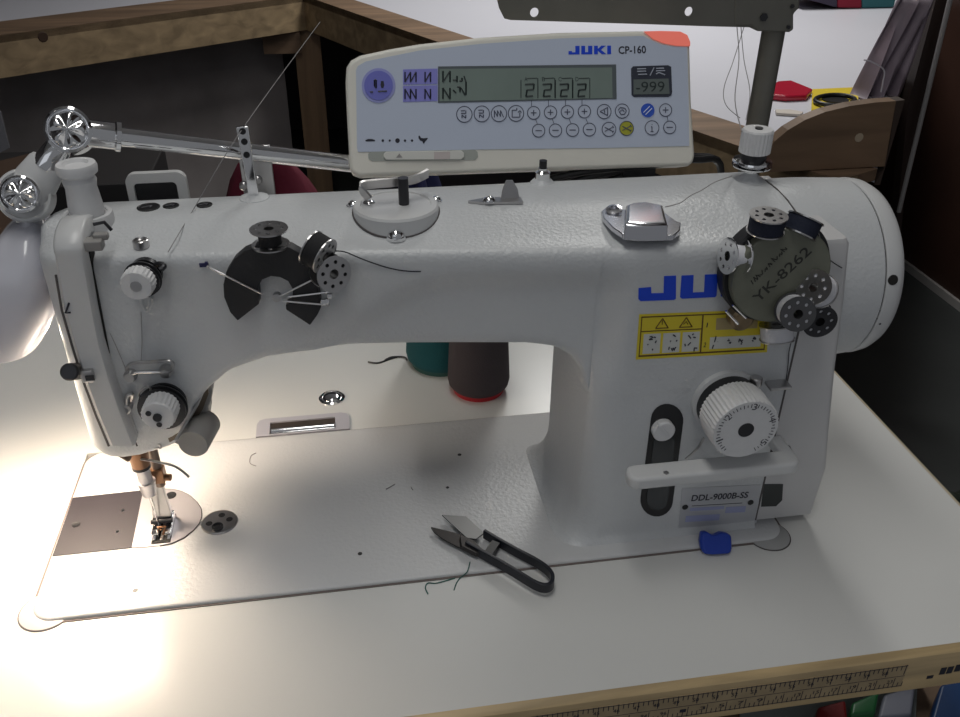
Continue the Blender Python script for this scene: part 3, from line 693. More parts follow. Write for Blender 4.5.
# arm-top thread tension assembly at right
p = HZ(751, 172, 236); ax = p.x; ay = 96; ax = HY(751, 170, 96).x
mb = MB(); mb.lathe((ax, ay, 232), (0, 0, 1), [(13, 0), (10, 3), (5, 6), (4, 8)], 28); mb.build('pretension_boss', WP, sm)
mb = MB(); mb.lathe((ax, ay, 238), (0, 0, 1), [(4, 0), (4, 4), (9, 4.5), (12.5, 6), (13, 7), (9, 7.6), (9, 8.6), (13, 9.2), (12.5, 10.4), (8, 11.5), (7, 14)], 36); mb.build('pretension_disc', CH, sm)
mb = MB(); mb.lathe((ax, ay, 247), (0, 0, 1), [(8.5, 0), (8.5, 6), (7, 8)], 28); mb.build('pretension_spring', DKM, sm)
kb = knob('pretension_knob', V((ax, ay, 253)), (0, 0, 1), 10.2, 16, WK)
mb = MB(); mb.lathe((ax+.5, ay, 268.6), (0, 0, 1), [(2.6, 0), (2.6, 1.2)], 12); mb.build('knob_stud', DKM, kb)

# ================================================================== CONTROL PANEL
al = math.radians(22); PN = V((0, -math.cos(al), math.sin(al))); PO = V((222, 141, 237.5))
def PP(px, py, d=0): return hit(px, py, PO+PN*d, PN)
cp = thing('control_panel', 'pale control box with display and round buttons mounted behind the sewing machine arm', 'control panel', (345, 165, 240))
outl = [(345.5, 82), (346.5, 67), (351, 60), (360, 55), (390, 48.5), (420, 43.5), (480, 37), (560, 32), (640, 30.5), (680, 31), (687, 34), (690.5, 41), (692, 100), (695.5, 155), (694, 163), (689, 166), (520, 171), (360, 177), (353, 174), (350, 168), (347.5, 125)]
mb = MB(); mb.prism([PP(x, y) for x, y in outl], -PN*26); mb.build('housing', IV, cp, bevel=3, seg=3, ang=50)
mb = MB(); mb.prism([PP(x, y, .06) for x, y in ((356, 70), (358, 66), (366, 61.5), (420, 50.5), (480, 44), (560, 38.5), (643, 36), (651, 40), (661, 44.5), (672, 46.5), (687, 47), (688.5, 100), (689, 146), (600, 148), (480, 149.5), (358, 152), (357, 148))], PN*.4); face = mb.build('membrane', MEM, cp, flat=True)
mb = MB(); mb.prism([PP(x, y, .1) for x, y in ((643, 31.5), (660, 31), (680, 31.6), (687, 35), (690, 42), (690, 46.5), (676, 46), (663, 43.5), (653, 39.5))], PN*.9); mb.build('indicator_lamp', mat('lamp_red', (.8, .22, .18), .35, emit=(1, .19, .13), estr=.28), cp, bevel=.5)
# displays
def prect(mb, pts, d, th=.15): mb.prism([PP(x, y, d) for x, y in pts], PN*th)
mb = MB(); prect(mb, [(438, 66.5), (616, 64.5), (616.5, 99), (438, 103)], .5, .3); dsp = mb.build('display_bezel', mat('bezel', (.10, .12, .13), .4), cp, flat=True)
LCD = mat('lcd', (.21, .265, .24), .22, noise=.08, nscale=30)
mb = MB(); prect(mb, [(439.5, 69), (612, 67.5), (612.5, 98), (439.5, 101.3)], .8); lcd = mb.build('display', LCD, cp, flat=True)
SEG = mat('lcd_segment', (.02, .03, .03), .4)
def strokes(mb, pl, w=.35, d=1.05):
    for s in pl:
        for (x, y), (x2, y2) in zip(s, s[1:]): mb.tube([PP(x, y, d), PP(x2, y2, d)], w*1.15, 4)
mb = MB()
for x0 in (525, 542.5, 559.5, 577): strokes(mb, [[(x0, 84.5), (x0+9, 84)], [(x0+9, 84), (x0+8.5, 89.5)], [(x0+8.5, 89.5), (x0+2, 90)], [(x0+2, 90), (x0+1, 96.5)], [(x0+1, 96.5), (x0+8, 96)]], .5)
for k, x0 in enumerate((521, 538, 555.5, 573)): strokes(mb, [[(x0+6, 78.5), (x0+16, 78)], [(x0, 80), (x0, 98)], [(x0+16.8, 78), (x0+16.8, 98)]], .22)
for k, x0 in enumerate((524.5, 542, 558.5, 575.5)): mb.text('ABCD'[k], PP(x0, 81.3, .95), PP(x0+3, 81.3, .95), 3, PN, th=.05)
mb.build('segment_digits', SEG, lcd, flat=True); mb = MB()
strokes(mb, [[(443, 71), (443, 82), (450, 71), (450, 82)], [(443, 99), (443, 88), (450, 99), (450, 88)], [(453, 80), (456, 80)], [(457, 82), (457, 76)], [(459.5, 81), (462, 81), (462, 78)], [(464, 76), (466, 82), (466, 95)], [(453, 90), (456, 93)], [(457, 87), (460, 87), (460, 92)], [(461, 88), (465, 95)]], .5)
mb.build('pattern_display', SEG, lcd, flat=True)
LIL = mat('lilac', (.26, .26, .68), .4)
mb = MB(); prect(mb, [(403, 69.5), (437.5, 68.6), (437.5, 84), (403, 84.6)], .5, .3); prect(mb, [(403, 86), (437.5, 85.3), (437.5, 101), (403, 102)], .5, .3); lp = mb.build('pattern_key', LIL, cp, flat=True)
mb = MB()
for y0, fl in ((82, 1), (99, -1)):
    s = []
    for x0, n in ((405, 2), (425, 1)):
        ya, yb = (y0, y0-10) if fl > 0 else (y0-10, y0)
        ya, yb = y0, y0-10
        pts = [(x0, ya), (x0, yb)] if fl < 0 else [(x0, yb), (x0, ya)]
        x = x0
        for k in range(n+0):
            if fl < 0: pts += [(x+5.5, ya), (x+5.5, yb)]
            else: pts += [(x+5.5, yb), (x+5.5, ya)]
            x += 5.5
        s.append(pts)
    strokes(mb, s, .42, .95)
mb.build('pattern_marks', INK, lp, flat=True)
def pcirc(px, py, r, n=28): return [(px+r*math.cos(2*PI*i/n), py+r*1.03*math.sin(2*PI*i/n)) for i in range(n)]
mb = MB(); prect(mb, pcirc(378.5, 85.5, 16.8, 40), .5, .5); mb.build('round_key_ring', mat('lilac_pale', (.33, .35, .68), .4), cp, flat=True)
mb = MB(); prect(mb, pcirc(378.5, 85.5, 14.3, 40), 1, .4); rk = mb.build('round_key', mat('lilac_deep', (.17, .18, .58), .4), cp, flat=True)
mb = MB(); strokes(mb, [[(374.5, 80), (374.5, 86), (376.2, 88), (376.2, 80), (374.5, 80)], [(370, 92), (373, 92)], [(378, 91.5), (387, 91)]], .45, 1.5); prect(mb, [(381, 81), (383.5, 81), (384.3, 85), (383.3, 88), (381.4, 88), (380.5, 85)], 1.45, .1); mb.build('key_symbol', INK, rk, flat=True)
# small display
mb = MB(); rr_ = [(631, 68.5), (633, 66.4), (668, 65.3), (671, 67), (672, 92), (671, 95.5), (668, 97), (634, 97), (631.5, 95)]; prect(mb, rr_, .5, .4); sd = mb.build('counter_bezel', mat('counter_dark', (.035, .04, .06), .3), cp, flat=True)
mb = MB(); prect(mb, [(633.5, 79.5), (668.5, 78.5), (669.5, 94), (633.5, 94.5)], 1, .15); sl_ = mb.build('counter_display', mat('lcd_dark', (.13, .155, .15), .25), sd, flat=True)
mb = MB(); mb.text('-999', PP(636, 92, 1.15), PP(664.5, 91.6, 1.15), 7.2, PN, th=.05); mb.build('counter_digits', SEG, sd, flat=True)
mb = MB(); strokes(mb, [[(637, 69), (646, 68.7)], [(637, 71.5), (646, 71.2)], [(638, 74.5), (647, 74.2)], [(650, 75.5), (654, 67.5)], [(656, 68.5), (664, 68.2)], [(656, 71), (665, 70.7)], [(656, 74), (659, 72.5), (665, 75)]], .4, 1.05); mb.build('counter_symbol', mat('symbol_grey', (.35, .38, .45), .5), sd, flat=True)
# lettering
mb = MB()
lx0, lx1, ly0, ly1 = 568.5, 611, 54.5, 46
def LG(u, v): return (lx0+(lx1-lx0)*u, ly0+(ly1-ly0)*v+(-.4*u))
for poly in ([(0, 0), (0, .4), (.08, .4), (.08, .25), (.16, .25), (.16, 1), (.26, 1), (.26, 0)], [(.30, 0), (.30, 1), (.39, 1), (.39, .25), (.46, .25), (.46, 1), (.56, 1), (.56, 0)],
             [(.60, 0), (.60, 1), (.69, 1), (.69, 0)], [(.69, .42), (.69, .62), (.77, 1), (.88, 1), (.76, .52), (.89, 0), (.78, 0)], [(.91, 0), (.91, 1), (1, 1), (1, 0)]):
    prect(mb, [LG(u, v) for u, v in poly], .5, .15)
mb.build('logo_lettering', BLUE, cp, flat=True)
mb = MB(); mb.text('CP-160', PP(618.5, 53.8, .5), PP(646, 53, .5), 5.0, PN, bold=.018); mb.build('model_lettering', INK, cp, flat=True)
# buttons
INKB = mat('button_ink', (.07, .08, .13), .5); BTN = mat('button_face', (.54, .59, .71), .4); BB = mat('button_blue', (.03, .10, .55), .4); BY = mat('button_yellow', (.42, .42, .04), .4)
def button(px, py, r, sym, m=BTN):
    mb = MB(); prect(mb, pcirc(px, py, r), .5, .25); b = mb.build('button', m, cp, flat=True)
    mb = MB(); mb.tube([PP(x, y, .8) for x, y in pcirc(px, py, r, 28)], .28 if m is not BB else .1, 4, closed=True)
    ss = [[(px+r*a, py+r*b_) for a, b_ in s] for s in sym]
    strokes(mb, ss, .3, .85); mb.build('button_symbol', INKB if m is not BB else mat('sym_white', (.7, .75, .9), .5), b, flat=True)
PLUS = [[(-.45, 0), (.45, 0)], [(0, -.45), (0, .45)]]; MINUS = [[(-.5, 0), (.5, 0)]]
ZIG = [[(-.6, .5), (-.6, -.4), (-.2, .4), (-.2, -.4), (.2, .4), (.2, -.4), (.6, .5)]]
BOX4 = [[(-.45, -.45), (.1, -.5)], [(-.4, -.1), (.2, -.1), (.2, -.5)], [(-.3, .5), (-.3, .1), (.2, .5), (.2, .1)]]
HOUSE = [[(-.5, -.4), (-.5, .5), (.5, .5), (.5, -.1)], [(-.5, -.4), (.1, -.4), (.1, -.7)], [(.25, -.1), (.5, -.35), (.7, -.1)]]
EYE = [[(-.6, 0), (.5, -.6), (.5, .6), (-.6, 0)], [(0, -.2), (.1, .2)]]
SWIRL = [[(-.6, -.1), (-.3, -.5), (.4, -.4), (.6, 0), (.3, .5), (-.2, .5), (-.4, .1), (0, -.2), (.3, .1)]]
SCIS = [[(-.6, -.3), (.6, .35)], [(-.6, .3), (.6, -.35)], [(.5, -.5), (.7, -.2)], [(.5, .5), (.7, .2)]]
SLASH = [[(-.6, .3), (.3, -.6)], [(-.3, .6), (.6, -.3)]]
INFO = [[(0, -.15), (0, .55)], [(-.15, -.15), (0, -.15)], [(-.2, .55), (.2, .55)], [(0, -.5), (0, -.42)]]
for a in ((464.3, 114.3, 7.7, BOX4), (481.8, 113.8, 7.7, BOX4), (499, 113.6, 7.7, ZIG), (516, 113.3, 7.7, HOUSE),
          (533.7, 112.8, 6.2, PLUS), (550.5, 112.3, 6.2, PLUS), (567.4, 111.9, 6.2, PLUS), (584.4, 111.4, 6.2, PLUS),
          (538.6, 130.6, 6.2, MINUS), (555.5, 130.3, 6.2, MINUS), (572.6, 130, 6.2, MINUS), (589.4, 129.5, 6.2, MINUS),
          (604.2, 111.5, 6.9, EYE), (622.2, 111, 6.9, SWIRL), (609, 129.3, 6.9, SCIS), (626.6, 128.3, 6.9, SCIS, BY),
          (647.7, 110.4, 7, SLASH, BB), (652, 127.8, 6.9, INFO), (665.6, 110, 6.1, PLUS), (669.7, 127.3, 6.1, MINUS)): button(*a)
mb = MB(); strokes(mb, [[(a, 119), (a+2, 124.5)] for a in (535.5, 552.3, 569.3, 586.2)]+[[(667, 116), (668, 121)]]+[[(a, 99), (a, 106)] for a in (531.5, 548.5, 565.5, 582)], .18, .65); mb.build('key_leader_line', INKB, cp, flat=True)
mb = MB()
for x, r in ((382.8, 1.3), (389.7, 1.1), (397.5, 2.3), (405, 1.2), (412, 1.2)): prect(mb, pcirc(x, 140.6, r, 14), .5, .15)
prect(mb, [(365, 140.5), (368, 139), (372, 139), (375, 140), (375, 141.3), (366, 141.5)], .5, .15)
prect(mb, [(418.5, 136), (419.5, 135.5), (421, 138), (424, 138.3), (428, 137.8), (427, 139.8), (425.5, 141), (424, 143.5), (423, 143.5), (422.5, 141.3), (420, 140.5), (418.5, 138)], .5, .15)
mb.build('speed_symbols', INK, cp, flat=True)
mb = MB(); prect(mb, [(371, 151.4), (474, 149.4), (477.5, 152), (478, 157), (475, 160), (372, 161), (368.5, 158.5), (368, 154)], .1, .3); sg = mb.build('slider_groove', mat('groove', (.38, .40, .37), .5), cp, flat=True)
mb = MB(); prect(mb, [(386, 151.8), (461, 150.5), (464, 153), (464, 157), (461, 159.6), (386, 160), (383.5, 157), (383.5, 154)], .5, 1.4); sk = mb.build('slider', mat('slider_white', (.68, .68, .64), .4), cp, bevel=.4)
mb = MB(); prect(mb, [(396, 157.8), (399.3, 153.5), (402.5, 157.5)], 1.95, .15); mb.build('slider_arrow', GREY, sk, flat=True)
mb = MB(); prect(mb, [(434, 152), (450, 151.6), (450, 159), (434, 159.4)], 1.95, .2); mb.build('slider_window', mat('slider_pink', (.56, .50, .49), .5), sk, flat=True)
MB().box((345, 171, 262), (46, 16, 50)).build('rear_mount', DKM, cp)
pole = MB().box((430, 152, 205), (24, 8, 44)).build('mounting_bar', DKM, cp)
mb = MB()
for k in range(3): mb.tube(spline([V((330+k*25, 165, 205)), V((380+k*20, 152+k, 224-2*k)), V((440+k*10, 144+6*k, 231)), V((472, 150+4*k, 231)), V((500, 165, 215)), V((505, 190, 120)), V((505, 200, 3))]), 2.6, 10)
tag(mb.build('cable', DK, base=(400, 150, 240)), 'black cables running under the control panel behind the machine arm', 'cable')

# ================================================================== THREAD STAND
ts = thing('thread_stand', 'olive grey metal thread stand with horizontal bracket behind the sewing machine', 'thread stand', (520, 215, TZ))
YS = 215
pt = HY(778, 20, YS); pbm = HY(752, 140, YS)
xs = (pt.x+pbm.x)/2
MB().cyl((xs, YS, TZ), (xs, YS, HY(775, 30, YS).z+8), 8.6, 32).build('pole', OLIVE, ts)
MB().lathe((xs, YS, TZ), (0, 0, 1), [(26, 0), (26, 3), (12, 6), (9, 14)], 32).build('foot', OLIVE, ts)
yb = YS-10
def SQ(px, py): p = HY(px, py, yb); return (p.x, p.z)
o2 = [SQ(x, y) for x, y in ((497, 0), (499, 8), (504, 18), (510, 19.5), (640, 23.5), (715, 26), (760, 27), (760, -22), (490, -22))]
hs = []
for px, py in ((534, 12), (688, 11)):
    c = SQ(px, py); hs.append(circ(3.2, 20, c))
mb = MB(); mb.plate((0, yb, 0), (1, 0, 0), (0, 0, 1), o2, hs, 2); mb.build('spool_bracket', OLIVE, ts)
mb = MB(); mb.prism([HY(x, y, yb-3) for x, y in ((735, -20), (800, -22), (800, 8), (794, 14), (794, 30), (790, 32.5), (757, 31.5), (752, 26), (735, 26.5))], (0, 24, 0)); cl_ = mb.build('clamp', OLIVE, ts, bevel=1.5)
mb = MB()
for px, py in ((763.5, 17), (792, 6), (788, 27)): mb.lathe(HY(px, py, yb-3), NF, [(3 if px < 770 else 1.5, 0), (3 if px < 770 else 1.5, 1.5)], 6)
mb.build('clamp_screw', DKM, cl_)

# ================================================================== WORK LAMP
wl = thing('work_lamp', 'white gooseneck work lamp with chrome joints lighting the needle from the left', 'lamp', (60, 140, 240))
A = HY(70, 131, 112); B = HY(352, 164, 152)
dA = (B-A).normalized(); 
Bx = A+dA*((B-A).length+16)
mb = MB(); mb.cyl(A+dA*27, Bx, 5.6, 28); mb.build('chrome_tube', CH, wl)
mb = MB(); mb.lathe(A, dA, [(7.2, 6), (8, 10), (8, 24), (9, 25), (9, 27.5), (6, 28)], 32); mb.build('tube_collar', CH, wl)
nv = (CAM-A).normalized()
def joint(c, r, n, name, m=CH):
    mb = MB(); mb.lathe(c-n*8, n, [(r*.7, -4), (r, 0), (r, 12), (r*1.02, 14), (r*.9, 15), (r*.86, 13)], 48); b = mb.build(name+'_ring', m, wl)
    mb = MB(); u, v, nn = frame_of(n)
    rings = []
    K = 50
    for i in range(9):
        t = i/8; row = []
        for j in range(K):
            a = 2*PI*j/K; w = 1-.16*(t)*(.5+.5*math.cos(5*a))*math.sin(t*PI)**.5; rr = r*.84*math.cos(t*PI/2)*w+.15
            row.append(c+nn*(5+r*.32*math.sin(t*PI/2)+1.4*math.sin(t*PI)*math.cos(5*a))+(u*math.cos(a)+v*math.sin(a))*rr)
        rings.append(row)
    mb.loft(rings); mb.build(name+'_knob', CH, wl, ang=60)
nj = V((.1, -.9, .42)).normalized()
joint(A, 13.0, nj, 'upper_joint')
C2 = HY(26, 196, 104)
dC = (C2-A).normalized()
mb = MB(); mb.lathe(A, dC, [(6, 10), (7.5, 12), (8.5, 24), (8.5, 26)], 32); mb.build('joint_collar', CH, wl)
# white arm
sd_ = dC.cross(nj).normalized(); dp = dC.cross(sd_).normalized()
L2 = (C2-A).length
mb = MB(); rr = []
for t, w, h in ((23, 20, 14), (25, 22, 16), (L2-12, 25, 18), (L2+2, 26, 18)):
    c = A+dC*t; rr.append([c+sd_*w/2*math.cos(a)*1.0+dp*h/2*math.sin(a) for a in [2*PI*i/24 for i in range(24)]])
mb.loft(rr); mb.build('lamp_arm', WS, wl, ang=40)
mb = MB(); mb.lathe(C2-nj*9, nj, [(12, -2), (15, 0), (16, 12), (15, 15.5), (13.6, 16), (13.2, 14)], 48); mb.build('lower_joint_housing', WS, wl)
joint(C2+nj*8, 10.6, nj, 'lower_joint')
H0 = HY(30, 222, 108); mb = MB(); mb.cyl(C2, H0, 8, 24); mb.build('neck', CH, wl)
# hood: rounded shell, open below
hr = []
def hring(px0, px1, py, y0, y1, k=4.0):
    a = HY(px0, py, (y0+y1)/2); b = HY(px1, py, (y0+y1)/2); cx = (a.x+b.x)/2; wx = (b.x-a.x)/2; cy = (y0+y1)/2; wy = (y1-y0)/2; z = (a.z+b.z)/2
    out = []
    for i in range(40):
        t = 2*PI*i/40; c, s = math.cos(t), math.sin(t); e = 2/k
        out.append(V((cx+wx*math.copysign(abs(c)**e, c), cy+wy*math.copysign(abs(s)**e, s), z)))
    return out
for a in ((14, 42, 220, 96, 122, 2.5), (4, 48, 228, 86, 132, 3), (-10, 58, 246, 74, 146), (-24, 64, 272, 68, 154), (-38, 62, 298, 66, 158), (-46, 56, 316, 66, 158), (-52, 50, 330, 68, 156)): hr.append(hring(*a))
mb = MB(); inner = [[p+(V((sum(q.x for q in r)/40, sum(q.y for q in r)/40, p.z))-p)*.09+V((0, 0, -3)) for p in r] for r in hr]
last_in = [p+V((0, 0, 3)) for p in inner[-1]]
mb.loft(hr+[last_in]+list(reversed(inner[:-1])), cap=True); hood = mb.build('hood', mat('hood_white', (.60, .60, .66), .22, coat=.4), wl, ang=40)
mb = MB(); lens = [p+(V((sum(q.x for q in hr[-1])/40, sum(q.y for q in hr[-1])/40, p.z))-p)*.12+V((0, 0, 2.5)) for p in hr[-1]]; lc = sum(lens, V((0, 0, 0)))/40
mb.loft([lens, [p+V((0, 0, 2)) for p in lens]]); mb.build('lamp_lens', mat('lens_glow', (.9, .85, .75), .4, emit=(1, .86, .68), estr=6), wl, flat=True)
mb = MB(); mb.text('.....', (0, 0, 0), (1, 0, 0), 1, (0, 0, 1)) if False else None

# ================================================================== BOBBINS, MAGNETS
def make_bobbin(name, label, thr, metal=ST, group=None, cat='bobbin', R_=10.6, W_=9.5, fill=.86, R0=None):
    t = thing(name, label, cat, (0, 0, 0), group)
    for s_ in (-1, 1):
        mb = MB(); hs = [circ(1.15, 10, (7.0*math.cos(k*PI/4), 7.0*math.sin(k*PI/4))) for k in range(8)]+[circ(2.9, 16)]
        mb.plate((0, 0, s_*W_/2-.4), (1, 0, 0), (0, 1, 0), circ(R_, 40), hs, .8); mb.build('flange', metal, t, flat=True)
    mb = MB(); mb.lathe((0, 0, -W_/2-.2), (0, 0, 1), [(3.9, 0), (3.9, W_+.4), (2.8, W_+.4), (2.8, 0)], 24, closed=True); mb.build('hub', metal, t)
    mb = MB(); mb.lathe((0, 0, -W_/2+.45), (0, 0, 1), [(4, 0), (R_*fill, .02), (R_*fill*1.01, W_*.5), (R_*fill, W_-.92), (4, W_-.9)], 32, closed=True); mb.build('thread_winding', thr, t)
    return t
def put(t, c, n, spin=0):
    n = V(n).normalized(); q = V((0, 0, 1)).rotation_difference(n)
    M = Matrix.Translation(V(c)*S) @ q.to_matrix().to_4x4() @ Matrix.Rotation(spin, 4, 'Z'); t.matrix_world = M; t.location = M.translation; t.rotation_euler = M.to_euler()
def copy_tree(o, parent=None):
    c = o.copy(); col.objects.link(c)
    if parent: c.parent = parent
    for ch in list(o.children): copy_tree(ch, c)
    return c
# broken ring magnet on the arm face
outer = [(237.5, 321), (230, 312.5), (223.9, 297.5), (223.2, 285), (226, 272.5), (233.7, 260), (243.7, 251.5), (257.5, 246.5), (275, 245.5), (290, 247.8), (302.5, 255), (311, 266), (317, 283), (321, 307.5), (317.5, 315), (310, 325.5)]
innr = [(286, 310), (285.7, 306), (292, 301), (292.8, 290), (288, 281.5), (280, 277.5), (271, 276.5), (262, 280), (257.8, 287.5), (258.7, 297.5), (258.7, 304.5)]
mb = MB(); mb.prism([HA(x, y, 9) for x, y in outer+innr], -nA*8.4)
rmg = mb.build('broken_ring_magnet', MAGB, base=HA(270, 300, 5), bevel=.6, ang=50); tag(rmg, 'black C-shaped broken ring magnet stuck to the front of the machine arm', 'magnet')
gp = 'thread bobbins held by the magnets'
b1 = make_bobbin('bobbin', 'steel bobbin of black thread standing upright on top of the C-shaped magnet', BLKT, group=gp, fill=.6)
T_ = (HA(271, 246, 4))
put(b1, (T_.x, T_.y-0.5, T_.z+5.8), (0, -.02, 1))
b2 = copy_tree(b1); b2['label'] = 'tilted bobbin of black thread just right of the upright one on the C-shaped magnet'
put(b2, HA(318, 252, 14), V((.72, -.5, -.32)))
b3 = copy_tree(b1); b3['label'] = 'black bobbin with perforated flange facing out at the right of the C-shaped magnet'
put(b3, HA(330, 272, 10), V((.45, -.88, .12)), .2)
for b_ in (b2, b3):
    for ch in b_.children:
        if ch.name.startswith('thread'):
            ch.data = ch.data.copy(); ch.scale = (1.6, 1.6, 1)
# pins on the C magnet
def pin(name, pts, label, cat='pin', r=.55, m=ST, head=None):
    mb = MB(); mb.tube(pts, r, 6)
    if head: mb.sphere(pts[-1], head, 12)
    return tag(mb.build(name, m, base=pts[0]), label, cat)
pin('sewing_pin', [HA(262, 294, 10.2), HA(220, 273, 10.2), HA(208, 267, 7)], 'long steel pin lying across the left arm of the C-shaped magnet', head=.9)
pin('sewing_pin', [HA(278, 297, 10.2), HA(312, 280, 10.2)], 'steel pin slanting up to the right inside the C-shaped magnet', head=.9)
pin('sewing_pin', [HA(288, 297, 10.2), HA(330, 292, 10.2)], 'steel pin lying level across the right arm of the C-shaped magnet', head=.9)
pin('sewing_pin', [HA(283, 301, 10.2), HA(328, 305, 10.2)], 'lowest steel pin on the right arm of the C-shaped magnet', head=1.0)
c = HA(277, 297, 9); mb = MB(); mb.lathe(c, nA, [(2.6, -2), (2.6, 1.5), (1, 1.8)], 14); tag(mb.build('safety_pin_coil', ST, base=c), 'small steel coil between the arms of the C-shaped magnet', 'pin')
mb = MB(); q = HA(325, 301, 10); mb.box(q, (5, 3, 3.4)); mb.box(q+V((3, -1, 4)), (3, 3, 3)); tag(mb.build('steel_clip', CH, base=q, bevel=.6), 'tiny shiny steel clip at the right arm of the C-shaped magnet', 'clip')
mb = MB(); q = HA(204, 265, 1.6); mb.box(q, (5, 1.2, 2.2)); mb.box(q+V((1.5, -.3, 1.2)), (1.6, 1.2, 1.6)); tag(mb.build('pin_head', mat('ink_blue', (.02, .02, .09), .5), base=q), 'dark blue pin head stuck on the arm left of the C-shaped magnet', 'pin')
def thread(name, pts, label, m=DTH, r=.3):
    mb = MB(); mb.tube(spline(pts, 6), r, 5); return tag(mb.build(name, m, base=pts[0]), label, 'thread')
thread('loose_thread', [HA(334, 251, 8), HA(345, 252, 4), HA(362, 259, 2.5), HA(385, 267, 1), HA(405, 271, 1), HA(421, 271.5, 1)], 'dark thread tail trailing right from the leaning bobbin', DTH, .4)

# round speaker magnet
mc = HY(782, 277, -3)
mb = MB(); mb.lathe((mc.x, 14.6, mc.z), NF, [(29, 0), (32.6, .6), (33, 2), (33, 10), (32, 11), (20, 11)], 64); 
sg_ = thing('round_magnet', 'grey green disc magnet with handwriting stuck over the logo on the column', 'magnet', (mc.x, 15, mc.z))
mb.build('magnet_ring', MAGB, sg_)
MC = V((mc.x+.5, -3, mc.z))
mb = MB(); mb.lathe((mc.x, 4, mc.z), NF, [(28, -.2), (30, .6), (30, 6.3), (29.2, 7), (2, 7)], 64); mb.build('face_plate', mat('magnet_grey', (.205, .21, .165), .5, .2, noise=.22, nscale=45), sg_)
w0 = HY(758, 303, -3.05); w1 = HY(812, 252, -3.05); du = (w1-w0).normalized(); dv = V((-du.z, 0, du.x)); OF = (w0+w1)/2
mb = MB(); mb.text('YK-8262', w0, w1, 7, NF, th=.15, bold=.01)
rg = random.Random(5); a = HY(753, 284, -3.05); b_ = HY(787, 249, -3.05)
for k in range(15):
    p = a+(b_-a)*(k/14); q = p+du*rg.uniform(-.6, 1.6)+dv*rg.uniform(1.2, 3.4); mb.tube([p+NF*.2, q+NF*.2], .26, 4)
    if k % 2: mb.tube([q+NF*.2, p+NF*.2+du*1.6], .22, 4)
mb.build('handwriting', mat('pencil', (.04, .04, .035), .6), sg_, flat=True)
# bobbins round it
b = make_bobbin('bobbin', 'steel bobbin of navy thread on top of the round magnet, its flange facing up', NAVY, group=gp, fill=.93)
put(b, HY(767, 223, -1)+V((0, 0, 0)), V((0, -.08, 1)))
c4 = copy_tree(b); c4['label'] = 'navy bobbin seen from its side at the upper right of the round magnet'
put(c4, HY(802, 226, 2), V((.45, .25, .86)))
w = make_bobbin('bobbin', 'shiny steel bobbin with little white thread at the left edge of the round magnet', WHT, metal=CH, group=gp, fill=.62)
put(w, HY(735, 256, 3), V((-.95, -.1, .12)))
w2 = make_bobbin('bobbin', 'steel bobbin of white thread tilted on the right part of the round magnet', WHT, group=gp, fill=.93)
put(w2, HY(817, 289, -8), V((-.80, -.42, .52)))
w3 = make_bobbin('bobbin', 'bobbin with dark grey flange over white thread, lower right on the round magnet', WHT, metal=mat('flange_grey', (.12, .12, .125), .4, .7), group=gp, fill=.9)
put(w3, HY(795, 312, -12), V((-.12, -.93, .22)))
w4 = make_bobbin('bobbin', 'black flanged bobbin half hidden behind the dark grey one on the round magnet', WHT, metal=DKM, group=gp, fill=.9)
put(w4, HY(817, 318, 1), V((-.1, -.85, .0)))
w5 = copy_tree(w2); w5['label'] = 'white thread bobbin peeking out below the round magnet'
put(w5, HY(777, 332, 6), V((.1, -.25, -.96)))
# small steel bobbin case at lower left
bc = thing('bobbin_case', 'small steel bobbin case with two thin pins at the lower left of the round magnet', 'bobbin case', HY(736, 318, 8))
q = HY(741, 318, 8.5)
MB().lathe(q+V((0, 5, 0)), NF, [(7.5, 0), (7.8, 7), (6, 8.5), (2, 8.5)], 28).build('case', mat('amber_steel', (.30, .22, .13), .35, .7, noise=.4, nscale=120), bc)
mb = MB(); mb.tube([HY(726, 311, 0), HY(738, 324, 0)], .8, 6); mb.tube([HY(733, 305, -1), HY(746, 318, -1)], .8, 6); mb.build('latch', CH, bc)
thread('loose_thread', [HY(808, 222, 0), HY(818, 232, -2), HY(821, 243, 0), HY(822, 246, 2)], 'thin thread curling down from the navy bobbin by the round magnet', THR, .25)
thread('loose_thread', [HY(826, 257, 10), HY(834, 263, 13), HY(842, 268, 14)], 'short dark thread end at the right edge of the round magnet', DTH, .35)
thread('loose_thread', [HY(791, 343, 10), HY(789, 352, 13.8), HY(788, 366, 14.2), HY(786, 380, 14.2)], 'dark thread hanging down the column below the round magnet', DTH, .3)

# chrome clip guide on arm top
CG = mat('polished_steel', (.72, .72, .76), .2, 1)
cg = thing('seam_guide', 'shiny chrome magnetic guide resting on the machine arm top', 'seam guide', TP(641, 225))
zc0 = TP(641, 232).z+.3
def GP(px, py, z): return HZ(px, py, z)
base = [(601, 213), (606, 208), (616, 204), (628, 206), (664, 213), (676, 222), (681, 224), (680, 231), (673, 236), (645, 236.5), (622, 235), (612, 229), (603, 220)]
z1 = zc0+1
P0 = [HZ(x, y, z1+3) for x, y in base]
mb = MB(); lift = []
for p in P0:
    t = abs(p.x-HZ(641, 222, z1).x)/26; lift.append(p+V((0, 0, 2.0*t*t)))
mb.loft([[p-V((0, 0, 3.5+0)) for p in lift], lift]); mb.build('curved_base', CG, cg, bevel=.8, ang=50)
blk = [(626, 206), (632, 203.5), (646, 202.5), (663, 206), (668, 226), (640, 226.5), (625, 225)]
mb = MB(); tpz = [HZ(x, y, z1+11) for x, y in blk]; cen = sum(tpz, V((0, 0, 0)))/len(tpz)
mb.loft([[cen+(p-cen)*1.05-V((0, 0, 9)) for p in tpz], tpz, [cen+(p-cen)*.84+V((0, 0, 1.4)) for p in tpz]]); mb.build('block', CG, cg, bevel=.8, ang=40)
